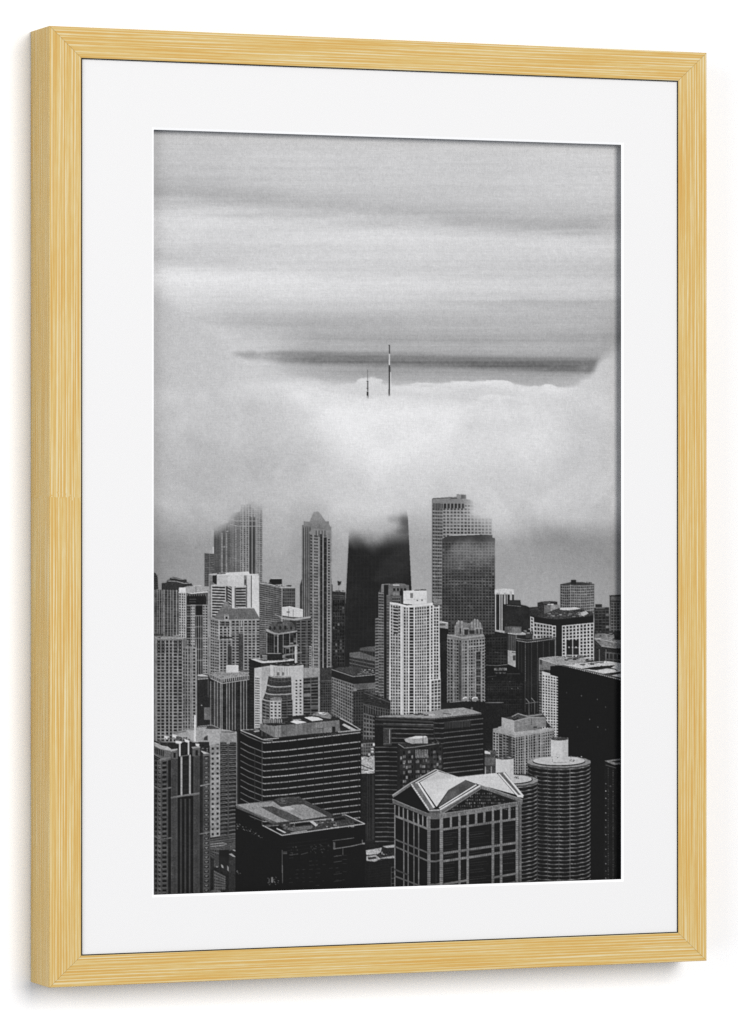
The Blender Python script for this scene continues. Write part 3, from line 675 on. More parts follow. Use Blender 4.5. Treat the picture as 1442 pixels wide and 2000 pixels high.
R(399, 1381.5, 411.5, 1406, 106, 6); E(394, 1377.5, 1.3, 1.2, 150); L([(407, 1326), (407, 1362)], 1.2, 100)
B('printed_tower', 'ribbed tower with a small white roof box')
P([(410.5, 1314), (433, 1327), (487, 1318), (488, 1426), (410.5, 1426)], 46, True, 4)
F(410.5, 434, 1332, 1336, 1426, 1426, 62, 42, 4, 26, .2, .35, 16); V((411.8, 419.5, 425, 431), 1330, 1426, 1.6, 130)
F(434, 487.5, 1334, 1328, 1426, 1426, 46, 40, 9, 26, .2, .28, 12); V((434, 443.4, 448.4, 454.2, 459.6, 471, 476.4, 481.6), 1328, 1426, 1.5, 140); L([(434, 1330), (434, 1426)], 2.4, 130)
P([(411, 1314), (442, 1310), (466, 1310), (487, 1316), (470, 1321), (433.5, 1328)], 142, True, 14); R(442, 1299.5, 466, 1313.5, 200, 4); L([(442, 1300), (466, 1299.5)], 1.4, 215)
F(434, 487, 1325, 1318, 1332.5, 1326, 165, 52, 13, 1, .42, .22); F(411, 434, 1315, 1326, 1325, 1334, 150, 70, 6, 1, .4, .3); L([(411, 1324.5), (434, 1335), (487, 1327)], 1.6, 158); R(471, 1309, 487, 1312, 88, 10)
B('printed_tower', 'black tower with a white rimmed roof')
P([(487, 1287), (512, 1294), (576, 1290), (576, 1330), (498, 1424), (487, 1424)], 39, True, 3)
P([(489.5, 1287.5), (500, 1286), (575, 1287), (575, 1290), (530, 1294.5), (511, 1295)], 196, True, 8); P([(500, 1287), (570, 1286), (560, 1290), (515, 1291.5)], 120, True, 16)
P([(512, 1279), (524, 1276), (550, 1276), (556, 1285), (552, 1289), (512, 1290)], 42, True, 4); R(512, 1279, 522, 1289, 130, 14); L([(520, 1276.5), (550, 1276)], 1.4, 150); clutter(505, 1280, 512, 1288, 6, 70, 140, 4, 3); R(552, 1279, 557, 1285, 130, 10)
for y in np.arange(1304, 1420, 5.4): L([(489, y), (498, y + .5)], .7, 62)
R(510, 1297, 575, 1302, 50, 6)
B('printed_tower', 'white tower with curved glass terraces')
P([(497, 1305), (528, 1300), (529, 1297), (545, 1295), (592, 1298), (592, 1304), (618, 1303.5), (625, 1306), (625, 1400), (497, 1424)], 172, True, 4)
R(497, 1305, 511, 1424, 182, 4); F(498.5, 507.5, 1321, 1322, 1424, 1424, 184, 62, 3, 21, .42, .42, 20); R(511, 1304, 530, 1330, 160, 5)
R(528, 1299, 593, 1321, 176, 3); R(528, 1299, 534, 1320, 196); R(553, 1299, 592, 1321, 188, 3)
for x in np.arange(536, 592, 5): L([(x, 1303), (x, 1320)], .6, 150)
E(560, 1297.6, 32, 3.2, 50); clutter(535, 1294, 588, 1298, 22, 60, 150, 6, 2.5); L([(528, 1299.5), (545, 1303), (575, 1303), (593, 1299.5)], 1.6, 185)
R(541, 1313, 546, 1319.5, 112); R(551, 1313, 555, 1319.5, 112)
P([(525, 1320), (569, 1323), (571, 1404), (512, 1404), (512, 1370), (519, 1352)], 56, True, 7)
for i, (xa, y) in enumerate(((524.5, 1320), (521, 1338.5), (516.5, 1353.5), (512.5, 1366.5))):
    xb = 569.5 + i * .7
    L([(xa, y - 1), (xa + 8, y + 2), (xa + 20, y + 3.4), (xb - 12, y + 2.6), (xb, y + 1.2)], 2.6, 152)
    L([(xa + 2, y + 8), (xa + 20, y + 11.5), (xb, y + 9)], 1, 100); L([(xa + 4, y + 5), (xa + 18, y + 7), (xb, y + 5)], .8, 84)
    for x in np.arange(xa + 6, xb, 6.5): L([(x, y + 4), (x, y + 13)], .7, 84)
F(527.5, 549.5, 1368, 1369, 1406, 1406, 176, 46, 3, 6, .46, .5, 10); F(550, 572, 1368, 1366, 1406, 1406, 108, 44, 2, 7, .06, .34, 16); F(512, 527, 1372, 1376, 1410, 1414, 112, 50, 2, 6, .1, .34, 16)
P([(528, 1364), (538, 1361), (550, 1362), (552, 1368), (528, 1369)], 118, True, 10)
P([(568, 1304), (592, 1302), (592, 1400), (573, 1401)], 182, True, 3); F(575.5, 591, 1325, 1324, 1400, 1400, 184, 56, 2, 12, .52, .52, 16)
P([(593, 1304), (619, 1303.5), (625, 1306), (625, 1322), (593, 1325)], 150, True, 4); F(592.5, 622, 1324, 1321.5, 1396, 1396, 102, 44, 2, 12, .08, .30, 24, .06, 125); R(622, 1320, 625, 1398, 150, 4)
B('printed_low_block', 'dark masonry block in the gap')
P([(625.5, 1305), (650, 1303), (650, 1402), (625.5, 1402)], 58, True, 8); F(627, 649, 1332, 1331, 1402, 1402, 74, 42, 5, 14, .3, .35, 20); L([(626, 1330), (649, 1329)], 1.3, 100)
cur = 0
# ---- middle ground
B('printed_office_block', 'stepped dark block behind the twin towers')
P([(683, 1275), (703, 1272), (703, 1265), (716, 1263), (735, 1262), (735, 1325), (683, 1310)], 46, True, 4)
P([(703, 1266), (717, 1263), (735, 1262), (735, 1274), (703, 1270)], 86, True, 7); P([(683, 1275), (703, 1273), (735, 1284), (735, 1292), (683, 1283)], 98, True, 6)
for k in range(3): P([(683, 1287 + 7 * k), (735, 1297.5 + 7.6 * k), (735, 1300 + 7.6 * k), (683, 1288.6 + 7 * k)], 92)
for x in np.arange(688, 735, 5.6): L([(x, 1285), (x, 1310)], .7, 66); L([(x + 17, 1272), (x + 17, 1282)], .8, 74)
B('printed_office_block', 'flat roofed office block with a black top floor')
P([(648, 1308), (662, 1303), (700, 1302), (735, 1312), (735, 1420), (648, 1404)], 56, True, 4)
P([(654, 1308), (664, 1303), (690, 1302), (720, 1308), (735, 1314), (700, 1321)], 64, True, 8); clutter(698, 1306, 728, 1316, 22, 80, 215, 6, 3)
F(648, 696, 1322, 1338, 1396, 1424, 118, 54, 11, 13, .36, .38, 16); F(696, 735, 1338, 1334, 1424, 1420, 84, 52, 8, 14, .3, .34, 18); R(696, 1346, 712, 1440, 46, 6); F(690, 697, 1347, 1347, 1424, 1424, 126, 58, 2, 13, .4, .4)
P([(648, 1308), (690, 1322), (735, 1318), (735, 1333), (694, 1336), (648, 1322)], 39, True, 2); L([(648, 1307.5), (690, 1321.5), (735, 1317.5)], 1.2, 160); P([(690, 1336), (735, 1333), (735, 1342), (692, 1345)], 98, True, 6); L([(688, 1347.5), (735, 1343)], 1.4, 122)
B('printed_tower', 'grey balconied twin behind the white tower')
P([(733, 1208), (739, 1206), (739, 1157), (744, 1148), (746, 1141), (760, 1139), (798, 1141), (801, 1160), (801, 1396), (733, 1396)], 60, True, 5)
F(739.5, 750, 1157, 1158, 1396, 1396, 120, 58, 2, 42, .1, .5, 26); F(733, 740, 1208, 1207, 1396, 1396, 118, 52, 1, 32, .1, .5, 20); R(750.5, 1150, 755.5, 1396, 39, 3); F(755.5, 763, 1162, 1162, 1396, 1396, 108, 56, 2, 40, .2, .42, 24)
R(759, 1143, 799, 1162, 108, 5); R(750, 1143, 758, 1162, 40); R(745, 1142, 750, 1157, 118); P([(760, 1141.5), (774, 1139), (790, 1140), (798, 1144), (760, 1144)], 120); L([(768, 1142.5), (780, 1143)], 1.6, 220); L([(746, 1141.5), (762, 1140.8)], 1, 150); F(767, 795, 1149, 1149, 1154, 1154, 118, 48, 4, 1, .3, .05); R(768, 1157, 781, 1163, 132); R(781, 1154, 788, 1163, 40)
R(755, 1163, 784, 1178, 92, 6); F(766, 782, 1166, 1166, 1178, 1178, 110, 50, 4, 2, .3, .3)
B('printed_tower', 'small white roofed block beside the tall white tower')
R(857.5, 1226, 876, 1372, 37, 3); P([(859, 1214), (864, 1213.5), (875.5, 1216), (875.5, 1228), (858, 1226)], 152, True, 8); L([(859, 1214.5), (875, 1216.5)], 1.6, 215); R(858, 1218, 870, 1222, 92)
P([(847, 1167), (852, 1169), (863, 1170), (863, 1178), (847, 1177)], 130, True, 8)
B('printed_tower', 'tall white gridded apartment tower')
P([(761.5, 1176), (776, 1177.5), (794, 1182.5), (813, 1181.5), (845.5, 1177), (846, 1186), (858, 1186), (860.5, 1326), (861, 1396), (760, 1396)], 176, True, 4)
F(762, 783, 1180, 1182, 1396, 1396, 178, 72, 4, 35, .34, .30, 36); R(769, 1186, 778, 1238, 50, 8)
for k in range(8): P([(767, 1187 + 6.3 * k), (779, 1188.5 + 6.3 * k), (778, 1190.6 + 6.3 * k), (767, 1189 + 6.3 * k)], 176)
F(788, 799, 1184, 1184, 1396, 1396, 196, 64, 2, 35, .34, .24, 26, bow=.5); F(799, 810, 1185, 1185, 1396, 1396, 196, 46, 1, 35, .16, .24, 16); F(810, 833, 1185, 1183, 1396, 1396, 190, 72, 5, 35, .34, .26, 40); F(833, 846, 1183, 1181, 1396, 1396, 196, 58, 2, 35, .30, .26, 22)
F(846, 858.4, 1186, 1186, 1396, 1396, 190, 50, 2, 34, .24, .30, 24)
for x, w in ((762.5, 2), (784.6, 4.2), (798, 1.6), (809.4, 2.4), (841, 2.4), (846.8, 2), (857.6, 1.7)): L([(x, 1182), (x, 1396)], w, 202)
P([(761.5, 1176), (776, 1177.5), (794, 1182.5), (813, 1181.5), (845.5, 1177), (845.5, 1181), (813, 1185), (794, 1186.5), (776, 1181), (761.5, 1179.6)], 214)
P([(788, 1154), (810, 1153), (834, 1154), (834, 1178), (812, 1181.5), (788, 1179)], 212, True, 3); R(801.5, 1158, 807, 1168, 120); L([(788, 1172), (834, 1170)], .9, 180); R(814, 1171.5, 817, 1174, 110); R(823, 1171, 826, 1173.5, 110); L([(809, 1153), (833, 1152)], 1.3, 60); clutter(812, 1150.5, 830, 1152.5, 6, 60, 120, 4, 1.5)
F(842, 861, 1329, 1326, 1396, 1396, 196, 66, 3, 11, .28, .26, 26); L([(842, 1328), (861, 1325.5)], 1.4, 205)
B('printed_tower', 'ornate stone tower with a turreted crown')
P([(874, 1240), (889, 1238), (889, 1222), (892, 1215), (896, 1212), (901, 1213), (906, 1215), (918, 1217), (926, 1210), (928, 1209), (934, 1210.5), (940, 1218), (943, 1226), (943, 1238), (947, 1241), (947.5, 1372), (873.5, 1372)], 112, True, 8)
F(874, 902, 1246, 1249, 1372, 1372, 118, 44, 5, 20, .36, .34, 18); F(902, 947, 1250, 1246, 1372, 1372, 140, 46, 8, 20, .36, .34, 18)
R(896, 1256, 901.5, 1372, 70, 9); R(927, 1271, 942, 1372, 142, 6); F(930, 939.5, 1273, 1272, 1372, 1372, 92, 50, 2, 17, .12, .18, 18)
for y in (1288, 1304, 1320, 1336, 1352): R(929, y, 940, y + 2.6, 118)
V((887, 904.5, 915.5, 918.8), 1250, 1372, 1.8, 138); L([(874, 1240), (888, 1242), (902, 1246), (944, 1240)], 2.4, 156); L([(902, 1246), (945, 1241)], 4.2, 150)
L([(914, 1264), (946, 1261)], 1.3, 165)
for x, y in ((893, 1217), (896, 1213.5), (902.5, 1214.5), (922, 1216.5), (927.8, 1210.5), (933, 1211.5), (938, 1217.5), (889.5, 1224)): R(x - 1.1, y - 1, x + 1.1, y + 20, 148, 8); E(x, y, 1.4, 2.2, 160)
for x in (898, 907, 912, 931, 938): R(x, 1227, x + 2.6, 1238, 48)
R(905, 1226, 916, 1229, 152); R(917, 1231, 927, 1238, 52); R(929, 1226, 943, 1228.4, 150); R(904.5, 1229, 907, 1240, 146); R(908.5, 1230, 914, 1240, 50)
for y in np.arange(1246, 1370, 6.1):
    L([(873.2, y), (876, y + .6)], 1.6, 128); L([(945, y + .5), (948.3, y)], 1.6, 132)
cur = 0
# ---- foreground
B('printed_low_block', 'dark stepped masonry block in the middle gap')
P([(706, 1352), (716, 1350), (735, 1358), (763, 1368), (763, 1500), (706, 1500)], 48, True, 6)
F(710, 733, 1392, 1399, 1444, 1444, 100, 44, 4, 6, .34, .38, 16); F(710, 762, 1374, 1386, 1392, 1400, 84, 42, 11, 1, .4, .1, 10); clutter(711, 1352, 760, 1372, 26, 46, 110, 9, 4)
L([(710, 1376), (735, 1387), (762, 1392)], 1, 98); L([(711, 1353), (735, 1362), (762, 1372)], 1.2, 92); F(690, 710, 1350, 1349, 1440, 1440, 66, 40, 4, 16, .36, .36, 12)
F(705, 733, 1452, 1450, 1476, 1476, 100, 60, 6, 4, .3, .3, 30, .1, 180); R(725, 1461, 730, 1470, 190); R(725, 1464, 730, 1466, 60)
P([(705, 1478), (733, 1476), (733, 1510), (705, 1512)], 165, True, 22); L([(705, 1494), (720, 1500), (733, 1504)], 1.6, 60); L([(706, 1503), (724, 1506)], 2, 90); L([(712, 1508), (733, 1503)], 1.8, 215); L([(708, 1477), (712, 1476), (722, 1478)], 2.4, 50); R(704, 1511, 735, 1745, 40, 4); V((718, 722, 729), 1513, 1640, 1.2, 56); R(727, 1513, 731, 1640, 52)
B('printed_low_block', 'black low roof with white humps')
P([(878, 1373), (905, 1370), (985, 1371), (985, 1400), (960, 1420), (878, 1392)], 38, True, 3); L([(879, 1371.5), (900, 1369.5)], 1.6, 120); L([(948, 1372.5), (984, 1372)], 1.4, 108); R(945, 1373, 985, 1470, 37, 3)
for x0, x1 in ((903, 914), (921, 935)): P([(x0, 1366), (x0 + 4, 1362), (x1 - 2, 1361.5), (x1, 1368), (x0 + 2, 1370)], 128, True, 14); L([(x0 + 1, 1365), (x0 + 5, 1362), (x1 - 2, 1362.5)], 2, 215)
clutter(914, 1362, 922, 1370, 6, 50, 110, 3, 4)
B('printed_tower', 'white gridded slab beside the black slab')
P([(1053, 1285), (1085, 1281.5), (1122, 1283), (1160, 1288), (1112, 1301), (1092, 1300), (1053, 1287)], 150, True, 12); clutter(1095, 1279, 1150, 1289, 34, 60, 150, 8, 4); clutter(1058, 1283, 1090, 1287, 8, 130, 215, 7, 2)
P([(1053, 1286), (1090, 1297), (1092, 1310), (1053, 1307)], 112, True, 6); R(1054, 1288, 1059, 1298, 66, 6); R(1053, 1306, 1062, 1440, 60, 8)
for y in np.arange(1307, 1400, 5.4): L([(1053, y), (1062, y + 1)], 1.8, 116)
P([(1059, 1311), (1078, 1316), (1092, 1319), (1092, 1445), (1059, 1445)], 190); F(1059.5, 1091, 1316, 1322, 1444, 1444, 188, 46, 6, 23, .46, .42, 16)
L([(1053.5, 1286), (1053.5, 1330)], 1.2, 160); L([(1055, 1287), (1089, 1298)], 1.2, 190)
V((1033.6, 1044.5), 1372, 1400, 1.2, 110); L([(1027, 1374), (1052, 1371)], 1.2, 110); L([(1027, 1364), (1034, 1372)], 1.3, 120); L([(1038, 1363), (1045, 1371)], 1.3, 120)
B('printed_skyscraper', 'huge plain black slab')
P([(1075, 1301), (1101, 1299), (1150, 1310), (1225, 1330), (1225, 1725), (1090, 1725), (1090, 1322), (1075, 1318)], 33, True, .6)
P([(1103, 1299), (1140, 1294), (1185, 1291), (1225, 1297), (1225, 1326), (1165, 1313)], 190, True, 16)
P([(1136, 1306), (1162, 1302), (1202, 1299), (1195, 1304), (1165, 1309)], 40); P([(1165, 1311), (1190, 1308), (1225, 1309), (1225, 1318), (1195, 1319)], 200, True, 10); P([(1178, 1316), (1225, 1310), (1225, 1313), (1196, 1319)], 44); L([(1182, 1304), (1201, 1306.5), (1206, 1310)], 1.8, 46); L([(1150, 1296), (1180, 1293)], 1.6, 70)
clutter(1112, 1294, 1175, 1300, 14, 70, 200, 9, 2); L([(1098, 1300), (1130, 1306), (1166, 1314), (1225, 1331)], 2.4, 84)
for t in np.linspace(0, 1, 30): x = 1112 + 104 * t; R(x, 1302 + 26 * t, x + 2, 1303.6 + 26 * t, 180)
for p in ((1136, 1359), (1107, 1353), (1167, 1366), (1152, 1405), (1168, 1420), (1183, 1425), (1183, 1381), (1128, 1420)): E(p[0], p[1], 1, 1.6, rng.uniform(52, 84))
B('printed_tower', 'pale hotel block with a windowless roof house')
P([(963, 1424), (980, 1422), (1083, 1423), (1084, 1512), (963, 1512)], 120, True, 6)
F(963, 974, 1428, 1430, 1512, 1512, 158, 48, 2, 15, .36, .3, 16); F(974, 982, 1428, 1430, 1512, 1512, 120, 40, 1, 15, .3, .3); F(982, 1007, 1432, 1438, 1512, 1512, 120, 46, 4, 14, .3, .36, 16); F(1007, 1056, 1438, 1428, 1512, 1512, 148, 40, 10, 15, .36, .26, 14); F(1056, 1083, 1429, 1424, 1512, 1512, 142, 44, 6, 15, .38, .36, 14)
V((1025.5, 1033, 1041, 1048.5, 1057.5), 1432, 1512, 1.8, 142); R(1024, 1434, 1026.5, 1512, 150); R(993, 1436, 998, 1512, 60, 8)
P([(963.5, 1423), (975, 1421), (984, 1430), (1006, 1438), (1083, 1424), (1083, 1428), (1006, 1441), (990, 1436), (963.5, 1430)], 150, True, 6)
P([(973, 1420), (981, 1418), (1007, 1430), (1082, 1421), (1083, 1426), (1006, 1437), (986, 1431), (973, 1428)], 160, True, 7)
P([(980, 1402), (995, 1400), (1013, 1394), (1020, 1397), (1042, 1395), (1060, 1393), (1067, 1402), (1005, 1408)], 70, True, 8); L([(1000, 1400), (1012, 1393.5), (1030, 1399), (1060, 1395)], 1.6, 150); clutter(1000, 1398, 1018, 1405, 10, 40, 90, 5, 3)
P([(980, 1401), (1005, 1407.5), (1005, 1429), (980, 1422)], 168, True, 4); P([(1005, 1407.5), (1035, 1400), (1066, 1402), (1069, 1419), (1005, 1429)], 122, True, 6); L([(980, 1401.5), (1005, 1408), (1036, 1400.5), (1066, 1402)], 1.3, 165); L([(1038.5, 1404), (1038.5, 1416)], 1.2, 50); R(1042, 1419, 1049, 1421.5, 50); P([(1067, 1408), (1078, 1421), (1067, 1421)], 52)
L([(1008, 1418), (1066, 1409)], .9, 145)
B('printed_low_block', 'scrap of pale low building behind the gabled roof')
R(945, 1466, 969, 1512, 66, 10); P([(946, 1466), (958, 1468), (958, 1473), (946, 1472)], 195); R(947, 1479, 967, 1496, 92, 8); R(947, 1495, 966, 1500, 60); V((948.5, 960), 1497, 1512, 2, 140); clutter(954, 1464, 969, 1478, 10, 50, 140, 5, 4)
B('printed_office_block', 'wide dark office block with pale floor lines')
P([(732, 1399), (847, 1403), (941, 1394), (947, 1396), (947, 1512), (870, 1700), (732, 1700)], 35, True, 1.6)
P([(732, 1399.5), (755, 1397.5), (790, 1396), (812, 1394.5), (832, 1391), (862, 1385.5), (905, 1382), (922, 1386), (942, 1393), (905, 1397), (847, 1403), (800, 1401.5)], 148, True, 6)
clutter(785, 1392, 835, 1398, 18, 60, 130, 9, 2); R(838, 1395, 850, 1397.5, 185); L([(866, 1393), (882, 1395)], 1.2, 70); L([(735, 1400.5), (846, 1404.5), (941, 1395)], 1.2, 100); R(920, 1381, 924, 1386, 100)
for k in range(34):
    y = 1405.5 + 9.2 * k
    if k < 2: P([(733, y - 2), (847, y + 2.5), (847, y + 6.5), (733, y + 1)], 60)
    L([(733, y + 8), (760, y + 7.6)] if k > 4 else [(749, y + 8), (847, y + 10)], 1.7, rng.uniform(84, 112))
    if k > 4: L([(756, y + 8), (779, y + 8.4)], 1.5, rng.uniform(70, 96))
for k in range(12):
    y = 1407 + 9.9 * k
    L([(847, y + 5), (866, y + 5.6), (868, y + 4.4), (944, y - 3.6)], 1.8, rng.uniform(78, 104))
F(868, 920, 1410, 1408, 1424, 1419, 62, 40, 16, 1, .36, .05); L([(849, 1405), (849, 1500)], 1, 48); R(749, 1424, 765, 1456, 62, 10); L([(761.5, 1424), (761.5, 1452)], 1.5, 150); L([(750, 1452), (765, 1452)], 1.4, 112); L([(749, 1423), (765, 1424)], 1, 90)
B('printed_tower', 'dark glass tower with a white roof drum')
P([(776, 1456), (786, 1452), (858, 1450), (866, 1456), (866, 1620), (776, 1620)], 40, True, 3); P([(777, 1453), (783, 1455), (790, 1462), (858, 1453), (858, 1451), (800, 1450)], 50, True, 6)
F(781, 863, 1464, 1456, 1620, 1612, 44, 40, 15, 16, .4, .4, 22, .16, 105, wtex=3)
for y in np.arange(1466, 1600, 9.6):
    for x in (787, 797, 812, 824, 834, 846, 857):
        if rng.random() < .72: F(x, x + rng.uniform(4, 8), y, y - .6, y + 5.4, y + 4.8, 60, rng.uniform(74, 150), 3, 1, .36, .1, 50)
R(812, 1466, 828, 1474, 50); 
for x in np.arange(812, 835, 3.2): R(x, 1464, x + 1.7, 1480, 128, 14)
L([(778, 1453), (783, 1456), (790, 1461), (812, 1459), (858, 1452)], 1.6, 128); P([(790, 1444), (800, 1440), (812, 1438.5), (812, 1452), (806, 1453), (793, 1449)], 165, True, 10); R(808, 1441, 836, 1452, 158, 8); P([(797, 1442), (812, 1437.5), (832, 1437.5), (836, 1440), (812, 1443)], 208); L([(826.5, 1437), (826.5, 1453)], .9, 60)
L([(836, 1440), (850, 1442), (857, 1450)], .9, 84); clutter(838, 1446, 858, 1451, 10, 60, 140, 4, 3)
# black banded office block
B('printed_office_block', 'black office block banded with thin white floor lines')
P([(467, 1426), (513, 1444), (706, 1425), (706, 1652), (467, 1652)], 33, True, 1)
for k in range(18):
    y = 1451 + (0 if k == 0 else 18 + 12.35 * (k - 1)); v = rng.uniform(140, 178); w = 1.7
    L([(516, y), (560, y - 3.6), (640, y - 13), (704, y - 20.5)], w, v)
    L([(470, y - 20.5), (486, y - 11.8), (512, y - 1.4)], 1.3, v * .72); L([(512, y - 1.4), (517, y)], 1.6, v)
    for x in np.arange(520, 704, rng.uniform(17, 23)): R(x, y - .1 * (x - 516) - 1.4, x + 1, y - .1 * (x - 516) + 1.2, 90)
L([(498, 1462), (498, 1650)], .9, 62); L([(512.3, 1446), (512.3, 1650)], 1.2, 74)
for x in np.arange(530, 705, 17): L([(x, 1450 - .1 * (x - 513)), (x, 1650 - .1 * (x - 513))], .6, 39)
P([(469, 1426), (508, 1422), (650, 1400), (664, 1402), (705, 1425), (513, 1444)], 44, True, 4)
L([(470, 1426.5), (492, 1435), (513, 1444.4), (540, 1442), (640, 1431.5), (705, 1425.4), (684, 1413), (664, 1402.5)], 1.6, 176); L([(505, 1424), (470.5, 1426)], 1.3, 150); L([(514, 1446), (532, 1445.5)], 1.3, 140); R(531, 1443, 532.5, 1450, 110)
P([(668, 1416), (688, 1427), (697, 1425.5), (672, 1413)], 180, True, 14); P([(495, 1428), (507, 1425), (507, 1429), (498, 1430)], 150); L([(640, 1434), (704, 1427)], 1.6, 92)
P([(508, 1413), (520, 1416), (531, 1418), (545, 1417), (663, 1406.5), (665, 1428), (600, 1434), (545, 1440), (536, 1440), (524, 1434), (508, 1425)], 112, True, 6); P([(532, 1418), (549, 1416.5), (549, 1438.5), (536, 1440)], 130, True, 5)
for x in np.arange(512, 662, 8): L([(x, 1412), (x, 1438)], .6, 96)
R(649, 1419, 655, 1430, 38); L([(618, 1424), (631, 1422), (631, 1432)], 1, 56); P([(632, 1422), (648, 1420), (648, 1430), (632, 1431)], 126, True, 4); P([(545, 1440), (660, 1429), (662, 1432), (545, 1443)], 40)
P([(512, 1412), (528, 1406), (553, 1404), (575, 1398), (600, 1396), (655, 1400), (664, 1405), (610, 1410), (545, 1416.5), (525, 1417)], 44, True, 5)
P([(567, 1410), (576, 1406), (594, 1409), (600, 1411), (580, 1414)], 214); P([(570, 1405.5), (586, 1404), (590, 1406), (578, 1407.5)], 150); P([(594, 1401), (610, 1399.5), (622, 1401), (632, 1406), (610, 1408.5)], 206); P([(610, 1395), (620, 1390), (640, 1391), (648, 1398), (646, 1404), (632, 1402)], 128, True, 10); P([(620, 1391), (632, 1391), (640, 1395), (628, 1397)], 206); clutter(614, 1389, 646, 1397, 10, 90, 190, 5, 2); clutter(528, 1408, 560, 1413, 14, 50, 150, 6, 2)
P([(512, 1408), (550, 1403), (552, 1410), (528, 1412), (514, 1416)], 70, True, 6); V(np.arange(516, 552, 3.8), 1404.5, 1412, 1.6, 150)
# left foreground pair
B('printed_tower', 'grey slab tower with columns of small square windows')
P([(410, 1432), (430, 1429), (430, 1633), (410, 1636)], 152, True, 4)
F(411, 430, 1445, 1444, 1632, 1630, 152, 48, 2, 19, .56, .55, 16); R(420, 1448, 421, 1630, 138)
P([(337, 1430), (362, 1425), (380, 1425), (385, 1421), (412, 1417), (430, 1424), (448, 1426), (463, 1430), (463, 1449), (430, 1449), (410, 1449), (380, 1450), (366, 1440), (340, 1440)], 158, True, 6)
P([(386, 1420), (412, 1416.5), (431, 1424), (410, 1424)], 66, True, 10); P([(388, 1421), (405, 1419), (402, 1423)], 160); L([(386, 1419), (414, 1416), (432, 1424)], 1.3, 150); P([(368, 1429), (382, 1427), (382, 1448), (374, 1444)], 172); P([(384, 1426), (405, 1428), (405, 1440), (388, 1448)], 148, True, 6)
P([(408, 1434), (429, 1431), (430, 1452), (409, 1456)], 162, True, 5); R(430, 1433, 463, 1449, 140, 5); L([(431, 1432.5), (462, 1429)], 1.5, 168); P([(432, 1427), (462, 1429), (455, 1432), (432, 1432)], 120, True, 10); P([(337, 1430), (365, 1426), (363, 1430), (340, 1434)], 120, True, 10); P([(399, 1440), (406, 1436), (406, 1446), (398, 1446)], 62); R(388, 1449, 409, 1467, 44, 5)
F(430, 463.5, 1449, 1449, 1640, 1634, 96, 42, 2, 24, .07, .30, 20, .05, 90); L([(446, 1449), (446, 1630)], 2.6, 76); L([(462.5, 1449), (462.5, 1600)], 1.6, 120); R(443, 1449, 449, 1453, 150)
for y in np.arange(1453, 1634, 8.0): L([(431, y + 2), (438, y + .5), (445, y + 2.2)], 1.1, 112); L([(447, y + 1.6), (455, y), (462, y + 1.6)], 1.1, 106)
R(379, 1397, 383.2, 1448, 205, 6); L([(383.5, 1410), (383.5, 1448)], .8, 130)
B('printed_low_block', 'street level roofs and a small gridded facade')
R(408, 1636, 463, 1760, 40, 5); P([(410, 1640), (462, 1631), (462, 1660), (410, 1668)], 66, True, 10)
for y, v in ((1640, 90), (1645, 104), (1649, 84), (1654, 84)): L([(410, y), (436, y - 4), (462, y - 8)], 1.6, v)
L([(410, 1649), (436, 1646.5), (443, 1648), (436, 1651), (410, 1653.5)], 1.8, 138); P([(410, 1656), (460, 1648), (460, 1656), (428, 1664), (410, 1668)], 80, True, 10); F(410, 428, 1658, 1657, 1672, 1690, 84, 52, 4, 4, .2, .4, 14); R(428, 1660, 447, 1690, 38); R(418, 1670, 428, 1694, 70, 8)
P([(447, 1667), (452, 1666), (460, 1672), (460, 1745), (447, 1745)], 52, True, 5); P([(447, 1668), (453, 1667), (461, 1674), (455, 1673)], 150, True, 14); L([(455, 1660), (461, 1662)], 2, 150)
P([(418, 1700), (441, 1712), (441, 1736), (418, 1740)], 96); F(418.5, 441, 1701, 1713, 1739, 1738, 104, 50, 7, 6, .34, .34, 18); P([(432, 1688), (436, 1690), (437, 1696), (433, 1694)], 150); P([(444, 1690), (447, 1693), (447, 1702), (444, 1699)], 140); E(424, 1693, 1.8, 1.4, 130); P([(411, 1740), (422, 1737), (432, 1740), (432, 1748), (411, 1748)], 98, True, 18)
B('printed_tower', 'dark postmodern tower with grey piers in the lower left corner')
P([(285, 1443), (301, 1446), (333, 1458), (352, 1450), (372, 1448), (392, 1458), (411, 1470), (411, 1760), (285, 1760)], 42, True, 3)
F(290, 308, 1482, 1484, 1760, 1760, 76, 36, 3, 30, .4, .4, 14); F(308, 315, 1484, 1484, 1760, 1760, 100, 36, 1, 30, .42, .44, 12); F(315, 328, 1484, 1482, 1760, 1760, 78, 32, 1, 30, .36, .5, 10)
for y in np.arange(1489, 1745, 9.15): L([(317, y + 6.4), (325, y + 6)], 1.2, 104); P([(310, y), (314.6, y - .4), (312, y + 3)], 120)
L([(328.5, 1482), (328.5, 1745)], 1.4, 60); R(329, 1482, 334, 1760, 36, 2)
R(334.3, 1480, 347, 1760, 68, 5); R(378, 1476, 390, 1760, 66, 5); V((335, 346.5, 379, 389.6), 1484, 1745, .9, 82)
R(347, 1470, 378, 1760, 34, 2); R(356, 1478, 370, 1552, 40, 3); L([(354.6, 1478), (354.6, 1556)], 3.4, 160); L([(371.2, 1474), (371.2, 1553)], 3.2, 158)
V((354, 362.6, 371), 1560, 1745, 2.8, 60); V((353, 361.6, 370), 1560, 1745, .8, 78)
for y in np.arange(1492, 1550, 10): L([(356, y + 1), (369, y - .6)], .8, 54)
L([(334, 1558.5), (347, 1556), (362, 1553.5), (378, 1552), (390, 1549.5)], 3.4, 108); L([(334, 1557.2), (362, 1552.4), (390, 1548.4)], 1, 140)
